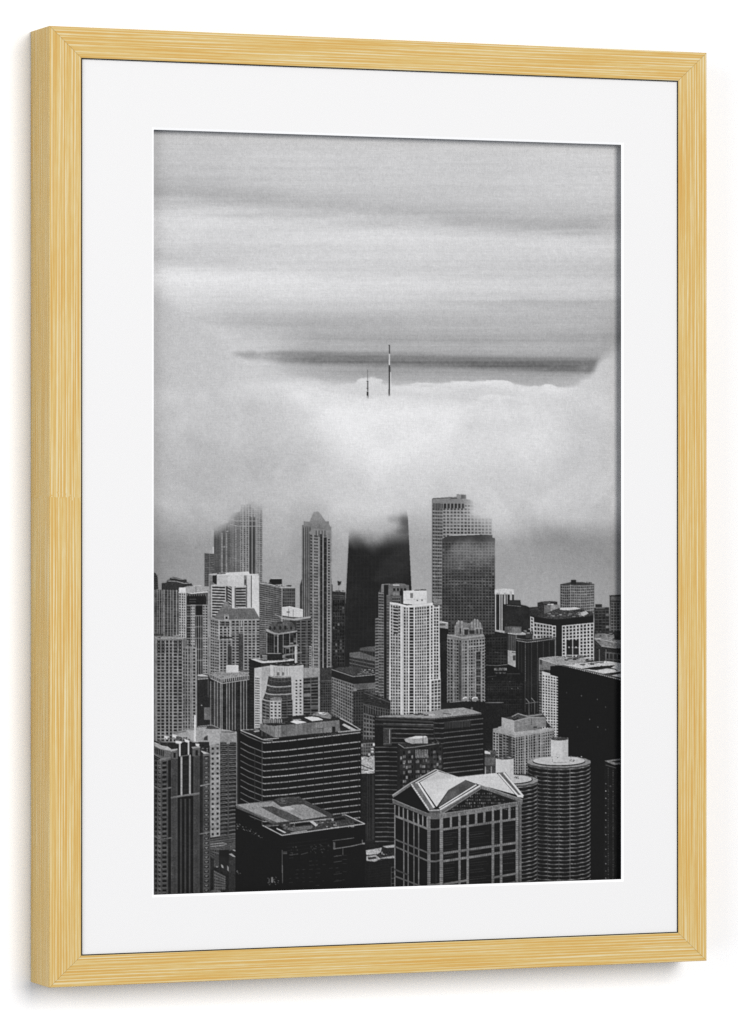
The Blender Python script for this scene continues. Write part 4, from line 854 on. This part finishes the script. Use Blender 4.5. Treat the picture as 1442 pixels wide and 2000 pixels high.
F(396.5, 411, 1473, 1471, 1760, 1760, 74, 36, 1, 31, .42, .42, 10); L([(398, 1474), (398, 1745)], 1.3, 66); L([(409, 1474), (409, 1745)], 1.2, 66)
for y in np.arange(1480, 1745, 9.2): P([(399.5, y), (407.5, y - 1), (403.5, y + 3.4)], 112); L([(399, y + 6.8), (408, y + 6)], 1, 98)
L([(290, 1532), (301, 1536), (314, 1541.5), (335, 1538)], 2.6, 108); L([(290, 1628), (301, 1633), (314, 1639.5), (336, 1636)], 2.4, 104); L([(391, 1535), (411, 1531)], 2.4, 122); L([(390, 1629), (411, 1625)], 2.2, 112)
P([(285, 1452), (303, 1450), (312, 1456), (330, 1462), (334, 1468), (334, 1484), (322, 1486), (314, 1483), (285, 1470)], 96, True, 6); F(303, 321, 1460, 1466, 1471, 1478, 96, 38, 5, 1, .42, .04); P([(285, 1466), (301, 1471), (314, 1481), (334, 1478), (334, 1481), (314, 1485.5), (301, 1477), (285, 1470)], 122); L([(290, 1470), (301, 1475.5), (313, 1482)], 2.2, 34)
P([(301, 1449), (309, 1452), (316, 1456), (328, 1458), (336, 1464), (331, 1466), (314, 1463), (302, 1457)], 178, True, 10); P([(310, 1448), (330, 1452), (335, 1458), (320, 1457)], 52, True, 8)
P([(321, 1437), (330, 1438), (331, 1445), (321, 1443)], 205, True, 6); P([(337, 1434), (347, 1437), (347, 1443), (337, 1439)], 214); clutter(308, 1440, 352, 1452, 20, 70, 210, 7, 3); P([(343, 1446), (357, 1449), (353, 1453), (343, 1451)], 215); P([(360, 1443), (371, 1447), (369, 1451), (362, 1449)], 212); R(344, 1438, 350, 1447, 90, 10); clutter(348, 1438, 362, 1446, 8, 60, 150, 4, 3)
R(350, 1452, 353, 1478, 196); R(367, 1450, 370, 1475, 190); R(353, 1453, 367, 1477, 42, 5); L([(350, 1477.5), (371, 1474.5)], 1.6, 120); P([(335, 1462), (346, 1460), (347, 1468), (335, 1472)], 40)
R(334.5, 1466, 347.5, 1482, 92, 6); R(339, 1470, 343.5, 1480, 38); P([(331, 1464), (347, 1462), (347, 1465), (334, 1468)], 165); R(376, 1459, 391, 1477, 88, 5); R(382, 1465, 387, 1476, 38); P([(374, 1459), (390, 1457), (392, 1460), (377, 1462)], 150); P([(382, 1452), (390, 1453), (389, 1458), (383, 1457)], 205)
clutter(388, 1460, 408, 1468, 14, 60, 190, 5, 2.5); P([(392, 1466), (400, 1468), (412, 1472), (400, 1474)], 172, True, 14); P([(396, 1473), (411, 1471), (411, 1476), (397, 1477)], 98)
# black building with the flat roof
B('printed_office_block', 'black block with a big pale flat roof')
P([(460, 1573), (512, 1612), (551, 1632), (714, 1609), (714, 1760), (460, 1760)], 33, True, .7)
P([(461, 1572), (485, 1570), (533, 1563), (545, 1558), (575, 1556), (590, 1560), (655, 1598), (675, 1591), (714, 1608.5), (552, 1632), (513, 1612), (533, 1608), (495, 1590)], 62, True, 6)
P([(463, 1572), (534, 1565), (548, 1575), (556, 1578), (572, 1572), (593, 1571), (640, 1594), (598, 1600), (598, 1604), (565, 1608), (545, 1609), (520, 1598)], 148, True, 6)
P([(462, 1573), (480, 1580), (545, 1608), (530, 1608), (495, 1592), (461, 1578)], 82, True, 6)
P([(510, 1576.5), (532, 1574.5), (545, 1580), (562, 1586), (590, 1600), (566, 1604), (548, 1597)], 80, True, 7); P([(545, 1577), (565, 1574), (575, 1580), (560, 1583)], 176); P([(560, 1584), (600, 1576), (630, 1590), (600, 1598)], 140, True, 5); L([(572, 1583), (600, 1597)], .9, 120)
for _ in range(60): x, y = rng.uniform(538, 582), 0; y = rng.uniform(1557, 1569); L([(x, y), (x + rng.uniform(3, 9), y + rng.uniform(-1.4, 1.4))], .8, rng.uniform(50, 120))
L([(461, 1572), (533, 1564)], 1.1, 130); L([(461, 1573), (482, 1581), (530, 1604)], 1, 130); L([(585, 1558), (612, 1572), (652, 1593)], 1, 76); P([(596, 1570), (612, 1571), (655, 1593), (640, 1595)], 66, True, 8)
P([(513, 1612), (545, 1606), (600, 1600), (655, 1595), (675, 1591), (714, 1608.5), (552, 1631)], 58, True, 10); P([(524, 1614), (545, 1611), (556, 1619), (548, 1628), (538, 1624)], 35); P([(568, 1610), (604, 1606), (612, 1609), (572, 1615)], 34); P([(645, 1600), (672, 1596), (676, 1600), (650, 1604)], 34); P([(690, 1604), (704, 1607), (695, 1611)], 36)
P([(552, 1618), (610, 1612), (612, 1618), (575, 1624)], 100, True, 8); P([(604, 1604), (610, 1602), (622, 1611), (617, 1614)], 186); L([(566, 1608), (600, 1604), (646, 1599)], 2, 150); P([(541, 1617), (560, 1626), (556, 1627), (540, 1619)], 190); clutter(615, 1604, 690, 1616, 46, 70, 180, 8, 3); clutter(552, 1608, 575, 1620, 16, 60, 170, 6, 3); clutter(626, 1598, 650, 1602, 8, 130, 215, 8, 2)
L([(513, 1612), (551, 1631.5), (580, 1627.5), (640, 1619), (713, 1609), (675, 1591.5)], 1.7, 176); L([(516, 1614), (545, 1612)], 1.2, 120); L([(568, 1627), (600, 1622)], 1.6, 165); L([(668, 1592), (676, 1591)], 1.6, 150)
def sparkle(x0, y0, x1, y1, n, lo, hi):
    for _ in range(n): x, y = rng.uniform(x0, x1), rng.uniform(y0, y1); R(x, y, x + rng.uniform(.8, 2.6), y + rng.uniform(.7, 2), rng.uniform(lo, hi))
for k in range(24): x = 462 + k * 2.1; sparkle(x, 1606 + k * 1.0, x + 1, 1614 + k * 1.05, 1, 50, 130)
sparkle(461, 1607, 466, 1618, 8, 70, 170); sparkle(461, 1700, 470, 1706, 6, 60, 160); sparkle(522, 1712, 543, 1728, 22, 50, 120); R(530, 1713, 533.5, 1724, 112); R(525, 1716, 527, 1724, 80)
L([(551.5, 1660), (551.5, 1705)], 1.1, 98); L([(552, 1690), (552, 1725)], 1, 110); R(553, 1663, 561, 1668, 72, 10); L([(650, 1642), (692, 1636.5)], 1, 110); L([(652, 1658), (685, 1653), (712, 1647)], 1.5, 116); R(651, 1645, 655, 1659, 92, 8); R(707, 1640, 709, 1648, 90); R(708, 1646, 714, 1649, 130)
for x in (567, 577, 606, 612, 623, 628, 638): sparkle(x, 1646 + (650 - x) * .08, x + 5, 1664 + (650 - x) * .08, 7, 46, 84)
L([(588, 1669), (602, 1665)], 1.2, 70); L([(670, 1656), (670, 1670)], .9, 92); L([(565, 1670), (582, 1668)], 1.2, 70)
for y in np.arange(1676, 1735, 8):
    for x in np.arange(565, 680, 13): 
        if rng.random() < .45: L([(x, y - .05 * (x - 565)), (x + rng.uniform(3, 10), y - .05 * (x - 565) - .6)], .9, rng.uniform(44, 66))
for y in (1673, 1684, 1708, 1722): L([(652, y), (668, y - 2.4)], 1, rng.uniform(56, 82))
for y in np.arange(1645, 1660, 7): L([(560, y + 3), (640, y - 6)], .7, 42)
B('printed_low_block', 'black low building with litter on its roof')
R(713, 1645, 772, 1760, 36, 2); P([(715, 1660), (746, 1655), (750, 1651), (771, 1649), (771, 1674), (748, 1680), (735, 1683), (715, 1683)], 50, True, 10); P([(715, 1661), (746, 1655.5), (744, 1664), (738, 1668), (716, 1670)], 168, True, 16); P([(747, 1653), (771, 1649.5), (771, 1655), (756, 1656)], 165, True, 8); P([(716, 1672), (735, 1670), (742, 1676), (771, 1671), (771, 1676), (745, 1677), (732, 1683), (716, 1681)], 150, True, 18); P([(718, 1675), (734, 1673), (736, 1677), (720, 1679)], 50); sparkle(744, 1662, 758, 1668, 14, 80, 200); P([(746, 1657), (771, 1657), (771, 1668), (750, 1668)], 44, True, 6)
for y in np.arange(1690, 1740, 5): L([(718, y + 3), (765, y - 3)], .8, 42)
V((764.5, 771), 1694, 1735, 1.4, 84)
for y in (1694, 1704, 1716, 1726): L([(764, y), (772, y - 1)], 1.2, 84)
# corn cob towers
def cob(cx, cy, rx, ry, x0, x1, y1, vline):
    P([(x0, cy), (x1, cy), (x1, y1), (x0, y1)], 34, True, 1)
    tt = np.linspace(-1, 1, 61)
    for k in range(34):
        yc = cy + ry + 5 + 7.72 * k
        if yc > y1 + 10: break
        amp = .9
        for i in range(60):
            t0, t1 = tt[i], tt[i + 1]; xa, xb = cx + rx * t0, cx + rx * t1
            if xb < x0 or xa > x1: continue
            xa, xb = max(xa, x0), min(xb, x1)
            f = lambda t: yc - (ry + 1) * (1 - math.sqrt(max(0, 1 - t * t))) + amp * abs(math.sin(8 * math.asin(max(-1, min(1, t))))) - amp
            side = .62 + .38 * step((t0 + .95) / .9)
            pt = .8 + .2 * math.cos(16 * math.asin(t0))
            L([(xa, f(t0)), (xb, f(t1))], 1.7, (124 + 34 * rng.random()) * side * pt)
    for x, v in vline: L([(x, cy + ry), (x, y1)], 1, v)
    n = 48
    ang = np.linspace(0, 2 * math.pi, 16 * 6 + 1)[:-1]
    P([(cx + (rx + 1.2 * abs(math.sin(8 * q))) * math.cos(q), cy + 3 + (ry + .9 * abs(math.sin(8 * q))) * math.sin(q)) for q in ang], 70)
    P([(cx + (rx + 1.2 * abs(math.sin(8 * q))) * math.cos(q), cy + (ry + .9 * abs(math.sin(8 * q))) * math.sin(q)) for q in ang], 140)
    E(cx, cy - .5, rx - 10, ry - 1.4, 40); E(cx, cy - 2.2, rx - 11, ry - 2, 186)
B('printed_round_tower', 'right hand corncob shaped round tower')
cob(1092, 1488, 61.5, 10.5, 1031, 1153.5, 1745, ((1070, 64), (1092, 76), (1113.5, 112)))
R(1076, 1441, 1109.8, 1486, 196, 2); E(1093, 1486, 16.9, 3.2, 196); P([(1099, 1444), (1109.8, 1443), (1109.8, 1486), (1099, 1488)], 184); E(1093, 1443, 17, 3.4, 66); clutter(1080, 1439, 1106, 1444, 14, 60, 160, 5, 2.5); L([(1079, 1482), (1079, 1488)], 1, 120); L([(1081, 1489.5), (1108, 1488.5)], .9, 120)
clutter(1112, 1482, 1121, 1487, 6, 60, 110, 4, 2); clutter(1060, 1476, 1148, 1479, 8, 60, 200, 3, 2); E(1136, 1478, 1, 1.2, 190)
B('printed_round_tower', 'left hand corncob shaped round tower')
cob(991, 1524, 59.5, 10.5, 940, 1050, 1745, ((1049.5, 60),))
R(968.3, 1480, 1003.6, 1522, 196, 2); E(986, 1521, 17.6, 3.2, 196); R(996, 1482, 1003.6, 1522, 186); E(986, 1480.5, 17.7, 3, 74); clutter(973, 1477, 998, 1481, 14, 60, 190, 5, 2); clutter(1004, 1516, 1012, 1520, 6, 50, 100, 4, 2); clutter(1034, 1514, 1048, 1523, 10, 60, 190, 4, 3)
B('printed_tower', 'black tower with faint lights in the lower right corner')
P([(1181, 1486), (1222, 1481), (1222, 1745), (1179, 1745)], 36, True, 2); P([(1180.5, 1486), (1222, 1480), (1222, 1492), (1200, 1494)], 120, True, 14); P([(1194, 1487), (1222, 1483), (1222, 1488), (1203, 1490)], 46); L([(1183, 1494), (1204, 1500)], 1.1, 92)
for y in np.arange(1500, 1740, 3.4): R(1187.4, y, 1188.8, y + 1.6, rng.uniform(46, 98)); R(1196.8, y + 1, 1198.4, y + 2.6, rng.uniform(50, 104))
for y in np.arange(1530, 1730, 14.2): R(1182.5, y, 1184.6, y + 1.6, rng.uniform(92, 170))
sparkle(1188, 1500, 1214, 1730, 40, 42, 60); R(1191, 1534, 1194, 1537, 80)
# gabled building
B('printed_tower', 'tower with a white cross gabled roof and gridded stone front')
P([(766.5, 1554), (802, 1530), (852, 1502.5), (895, 1518), (975, 1509), (987, 1508), (1023.5, 1556), (1019, 1570), (1019, 1760), (770.5, 1760), (770.5, 1572)], 34, True, 1)
P([(770.5, 1572), (838, 1597), (861, 1600), (861, 1760), (770.5, 1760)], 33, True, 1)
P([(820, 1528), (856, 1506.5), (894.7, 1518), (876, 1543), (853, 1576)], 206, True, 2.5); P([(855, 1507), (894.7, 1518), (862, 1521), (820, 1528)], 192, True, 2.5)
P([(876, 1543), (894.7, 1518), (909, 1523.6)], 204, True, 2); P([(894.7, 1518), (970, 1509.5), (1004, 1546), (1012, 1553), (945, 1535), (931, 1531), (909, 1523.6)], 202, True, 2.5)
P([(908.8, 1523.6), (931, 1532), (856, 1575.5), (877, 1543)], 84, True, 3); L([(877, 1543), (856, 1575)], .9, 60); L([(909, 1523.6), (932, 1532)], 1, 60)
P([(801, 1530), (818, 1528.5), (851, 1577), (838, 1584)], 116, True, 7); L([(803.5, 1531.5), (838.5, 1582.5)], 3, 205); L([(817, 1529), (848, 1577.5)], 3.6, 216); L([(820.5, 1529.5), (852, 1576)], 1, 56)
for t in np.linspace(0, 1, 13): L([(803 + 35 * t, 1535 + 48 * t), (806 + 35 * t, 1533.4 + 48 * t)], .8, 110)
P([(801, 1530), (852, 1502), (858, 1506), (819, 1528.5)], 70); L([(801, 1530), (852, 1502.5)], 1.8, 190); L([(812, 1529.5), (856, 1505.5)], 2, 205); L([(852, 1503), (894.7, 1518)], 1.2, 205)
P([(766.5, 1553.5), (801, 1529.5), (802.5, 1535), (768, 1558)], 120, True, 6); L([(766.5, 1553.5), (801, 1529.8)], 1.2, 200); P([(803, 1536), (769, 1559), (836, 1588)], 34)
P([(766.5, 1561), (836, 1590), (838, 1597), (767, 1568.5)], 104, True, 6)
for t in np.linspace(0, 1, 26): L([(768 + 68 * t, 1563 + 28 * t), (768 + 68 * t, 1567.4 + 28 * t)], .7, 74)
L([(767, 1560.6), (800, 1574.5), (836, 1589)], 1, 150)
for x, top in zip((771.4, 779.6, 788, 796.6, 807.8, 817.2, 826, 834.6), (1572, 1575, 1578, 1581.5, 1586, 1589, 1592.5, 1596)): L([(x, top), (x, top + 22)], 1.9, 142)
for x in (789.4, 798.5, 810, 819): L([(x, 1582 + (x - 789) * .4), (x, 1601 + (x - 789) * .4)], 1, 60)
L([(770.5, 1593), (800, 1604.5), (837, 1619.5), (860, 1620)], 4.2, 122); L([(771.5, 1580), (771.5, 1760)], 1.9, 128)
for x in (789, 797.6, 808.8, 818): L([(x, 1600), (x, 1760)], 1.7, 116)
for y0, y1 in ((1639, 1665.5), (1653, 1681.5), (1711, 1736)): L([(771, y0), (836, y1)], 3, 92)
L([(771, 1698), (798, 1709)], 3, 72)
P([(838, 1580), (863, 1580), (866, 1600), (838, 1600)], 78, True, 8); L([(838, 1583), (862, 1582)], 2.2, 165); R(836, 1588, 865, 1600, 96, 8); R(842, 1600, 859, 1760, 36, 2); L([(852, 1622), (852, 1740)], .9, 52)
for y in (1618, 1664.5, 1680.5, 1726): L([(840, y + 1.5), (850, y + 2), (862, y - .5)], 3.4, 96)
for xa in (838, 862.6):
    R(xa - 3, 1594, xa + 3, 1760, 124, 6)
    for y in np.arange(1600, 1745, 3.8): L([(xa - 3, y), (xa + 3, y)], .7, 74)
    L([(xa, 1596), (xa, 1745)], .8, 92)
R(859, 1596, 865.5, 1760, 132, 6)
for y in np.arange(1600, 1745, 3.8): L([(859, y), (865.5, y)], .7, 84)
# right face
P([(865, 1586), (939, 1540), (1014, 1567), (1014, 1572), (930, 1582), (866, 1592)], 36, True, 3)
for k in range(7):
    x0 = 876 + 4 * k; yb = 1581 - 6.2 * k
    for x in np.arange(x0 + 6 * k * .4, 1004 - 4.5 * k, 3.4):
        if yb > 1545 and rng.random() < .8 and yb > 1541 + abs(x - 939) * .42: R(x, yb - 1.6, x + rng.uniform(1, 2.6), yb + rng.uniform(0, 2.4), rng.uniform(58, 118))
P([(858, 1581), (938.5, 1532), (939.5, 1541), (868, 1588), (860, 1588)], 112, True, 8); L([(858, 1578), (931, 1532.5)], 2.4, 214); L([(859.5, 1581.5), (938.5, 1534)], 3.2, 206); L([(857, 1575.5), (932, 1530)], .9, 60); L([(864, 1585.5), (938.5, 1539)], 1, 60)
P([(938.5, 1533), (950, 1537), (1021, 1562), (1021, 1568), (950, 1543), (939, 1541)], 118, True, 9)
for t in np.linspace(0, 1, 24): L([(941 + 78 * t, 1536 + 28 * t), (941 + 78 * t, 1541.5 + 28 * t)], .7, 70)
L([(938.5, 1533), (1021, 1561.5)], 1, 160)
P([(858, 1590), (930, 1580), (975, 1572.5), (1019, 1564), (1020, 1572), (975, 1581), (930, 1589), (860, 1599)], 116, True, 8)
for x in np.arange(862, 1018, 3.4): L([(x, 1589.5 - (x - 860) * .155), (x, 1597 - (x - 860) * .165)], .7, 76)
L([(860, 1589.5), (930, 1580), (1019, 1564.5)], 1, 150)
for x in (881, 897.8, 913.8, 930.2, 946.4, 963, 979, 995.4): P([(x - 2.2, 1594 - (x - 861) * .16), (x + 2.2, 1593.4 - (x - 861) * .16), (x + 2.2, 1620 - (x - 861) * .135), (x - 2.2, 1620.6 - (x - 861) * .135)], 128, True, 8)
for i in range(26):
    for (xa, xb) in ((867, 895), (901, 911), (917, 960), (966, 976.5), (982, 1008)):
        y = 1628 + i * 4.6; k = lambda x: -(x - 866) * .125
        if rng.random() < .75: L([(xa, y + k(xa)), (xa + (xb - xa) * rng.uniform(.5, 1), y + k(xa + (xb - xa) * .7))], .9, rng.uniform(44, 68))
for x in (897.8, 913.8, 963, 979): 
    P([(x - 2.3, 1616 - (x - 861) * .13), (x + 2.3, 1616 - (x - 861) * .13), (x + 2.3, 1760), (x - 2.3, 1760)], 122, True, 8)
    for y in np.arange(1604, 1745, 3.8): L([(x - 2.3, y), (x + 2.3, y)], .7, 84)
R(1007.5, 1572, 1013, 1760, 128, 8); R(1014.5, 1570, 1019, 1760, 104, 8); R(1013, 1572, 1014.5, 1760, 44)
for y in np.arange(1576, 1745, 3.8): L([(1007.5, y), (1013, y)], .7, 84)
for y0, y1 in ((1621, 1599.5), (1667.5, 1646), (1683, 1660.5)):
    L([(860, y0), (930, y0 - (y0 - y1) * .47), (1009, y1)], 4.4, 120)
    for x in np.arange(866, 1006, 3.6): yy = y0 + (y1 - y0) * (x - 860) / 149; L([(x, yy - 2.2), (x, yy + 2.2)], .7, 84)
L([(866, 1727.5), (914, 1719)], 4, 108); L([(963, 1714), (1009, 1706)], 4, 108); L([(979, 1728), (1009, 1722)], 3.4, 84)
P([(972, 1510), (986, 1507.5), (1023.5, 1555), (1012, 1556)], 104, True, 7); L([(974, 1511), (1012, 1554)], 3, 212); L([(984, 1508.5), (1022, 1555)], 3.6, 208); L([(979, 1510), (1017, 1555)], 1.2, 90); L([(972, 1511), (1009, 1554)], .8, 60); P([(1009, 1552), (1022, 1553), (1022, 1558), (1011, 1557)], 205)
cur = 0
# ---- weathering of the facades, then the darkroom end: sharpening, mottle and grain
built = ID > 0; clear = step((YY - 1050) / 70)
grime = unit(fbm(60, 100, 3)); runs = unit(fbm(420, 26, 2)); sheen = unit(fbm(22, 60, 4))
G = np.where(built, G + np.clip(G - 31, 0, 200) * (.075 * grime + .030 * runs) * clear * (1 - .8 * step((G - 105) / 70)) + np.clip(sheen - .3, 0, 2) * 3.2 * (G > 35) * step((90 - G) / 50) * clear, G)
grit = unit(blur(rng.normal(0, 1, G.shape).astype(np.float32), .8 * S))
G = np.where(built, G + np.clip(G - 33, 0, 110) * .055 * grit * (.45 + .55 * clear) * (1 - .55 * step((G - 140) / 60)), G)
G = blur(G, .46 * S)
G = np.where(built, G + .38 * (G - blur(G, 1.7 * S)), G)
mott = unit(blur(rng.normal(0, 1, G.shape).astype(np.float32), 2.2 * S))
grain = unit(blur(rng.normal(0, 1, G.shape).astype(np.float32), .5 * S))
k = np.clip((G - 30) / 120, .05, 1)
G += k * (1.0 * mott + 3.8 * grain)
G = np.clip(G, 30, 240)
# ---- lay the ink on the sheet: one paper sheet, and each thing printed on it as its own patch of the sheet
INK = ink()
PX0, PX1, PZ0, PZ1 = SHEET
CELL = .27
ncx, ncz = int((PX1 - PX0) / CELL), int((PZ1 - PZ0) / CELL)
gx = np.linspace(PX0, PX1, ncx + 1); gz = np.linspace(PZ1, PZ0, ncz + 1)
MX, MZ = np.meshgrid(gx, gz)
U, W = sheet_to_pixel(MX, MZ, PRINT_Y)
fu = np.clip((U - AX) * S - .5, 0, NX - 1.001); fv = np.clip((W - AY) * S - .5, 0, NY - 1.001)
iu, iv = fu.astype(int), fv.astype(int); du, dv = (fu - iu).astype(np.float32), (fv - iv).astype(np.float32)
T = (G[iv, iu] * (1 - du) + G[iv, iu + 1] * du) * (1 - dv) + (G[iv + 1, iu] * (1 - du) + G[iv + 1, iu + 1] * du) * dv
t = T / 255.
LIN = np.where(t < .04045, t / 12.92, ((t + .055) / 1.055) ** 2.4) / PAPER_LIGHT
cid = ID[iv[:-1, :-1], iu[:-1, :-1]]
vid = np.arange((ncx + 1) * (ncz + 1)).reshape(ncz + 1, ncx + 1)
quads = np.stack([vid[:-1, :-1], vid[1:, :-1], vid[1:, 1:], vid[:-1, 1:]], -1).reshape(-1, 4)
cid = cid.reshape(-1)
POS = np.stack([MX.ravel() * MM, np.full(MX.size, PRINT_Y * MM), MZ.ravel() * MM], -1).astype(np.float32)
TONE = LIN.ravel().astype(np.float32)
def patch(name, sel, parent, label=None):
    q = quads[sel]
    used, inv = np.unique(q, return_inverse=True)
    me = bpy.data.meshes.new(name)
    n, m = len(used), len(q)
    me.vertices.add(n); me.vertices.foreach_set('co', POS[used].ravel())
    me.loops.add(m * 4); me.loops.foreach_set('vertex_index', inv.ravel().astype(np.int32))
    me.polygons.add(m); me.polygons.foreach_set('loop_start', np.arange(0, m * 4, 4, dtype=np.int32))
    me.update(calc_edges=True)
    at = me.attributes.new('ink', 'FLOAT_COLOR', 'POINT')
    c = np.ones((n, 4), np.float32); c[:, :3] = TONE[used][:, None]
    at.data.foreach_set('color', c.ravel())
    me.materials.append(INK)
    o = bpy.data.objects.new(name, me); C.objects.link(o); o.parent = parent
    if label: o['label'] = label
    return o
sheet = patch('art_print', cid == 0, root)
for k in range(1, len(NAMES)):
    sel = cid == k
    if sel.sum() < 12: continue
    patch(NAMES[k][0], sel, sheet, NAMES[k][1])


# ------------------------------------------------------------------ light: a bright even studio
wd = bpy.data.worlds.new('World'); bpy.context.scene.world = wd; wd.use_nodes = True
bg = wd.node_tree.nodes['Background']
bg.inputs['Color'].default_value = (.89, .97, 1.11, 1); bg.inputs['Strength'].default_value = .32
def area(name, loc, target, size, power, col=(1, 1, 1)):
    l = bpy.data.lights.new(name, 'AREA'); l.shape = 'RECTANGLE'; l.size, l.size_y = size; l.energy = power; l.color = col
    o = bpy.data.objects.new(name, l); C.objects.link(o); o.location = loc
    from mathutils import Vector
    o.rotation_euler = (Vector(target) - Vector(loc)).to_track_quat('-Z', 'Y').to_euler()
    return o
area('softbox_key', (.85, -5.2, 1.30), (0, 0, 0), (2.3, 2.3), 240, (1.02, .99, .955))
area('added_fill', (-3.0, -2.2, .1), (0, 0, 0), (2.0, 2.6), 46)  # added fill lamp, put in to brighten the frame's left side face

# ------------------------------------------------------------------ camera
cam = bpy.data.cameras.new('camera'); co = bpy.data.objects.new('camera', cam); C.objects.link(co)
co.location = (-DIST * st * MM, -DIST * ct * MM, 0)
co.rotation_euler = (math.pi / 2, 0, -TH)
cam.sensor_width = 36; cam.sensor_fit = 'AUTO'; cam.lens = FOC / 2000 * 36
cam.shift_x = -CX / 2000; cam.shift_y = CY / 2000
cam.clip_start = .05; cam.clip_end = 50
sc = bpy.context.scene; sc.camera = co
sc.view_settings.view_transform = 'Standard'; sc.view_settings.look = 'None'
sc.view_settings.exposure = 0; sc.view_settings.gamma = 1; sc.view_settings.use_curve_mapping = False
sc.cycles.use_denoising = False
sc.cycles.max_bounces = 6; sc.cycles.diffuse_bounces = 4
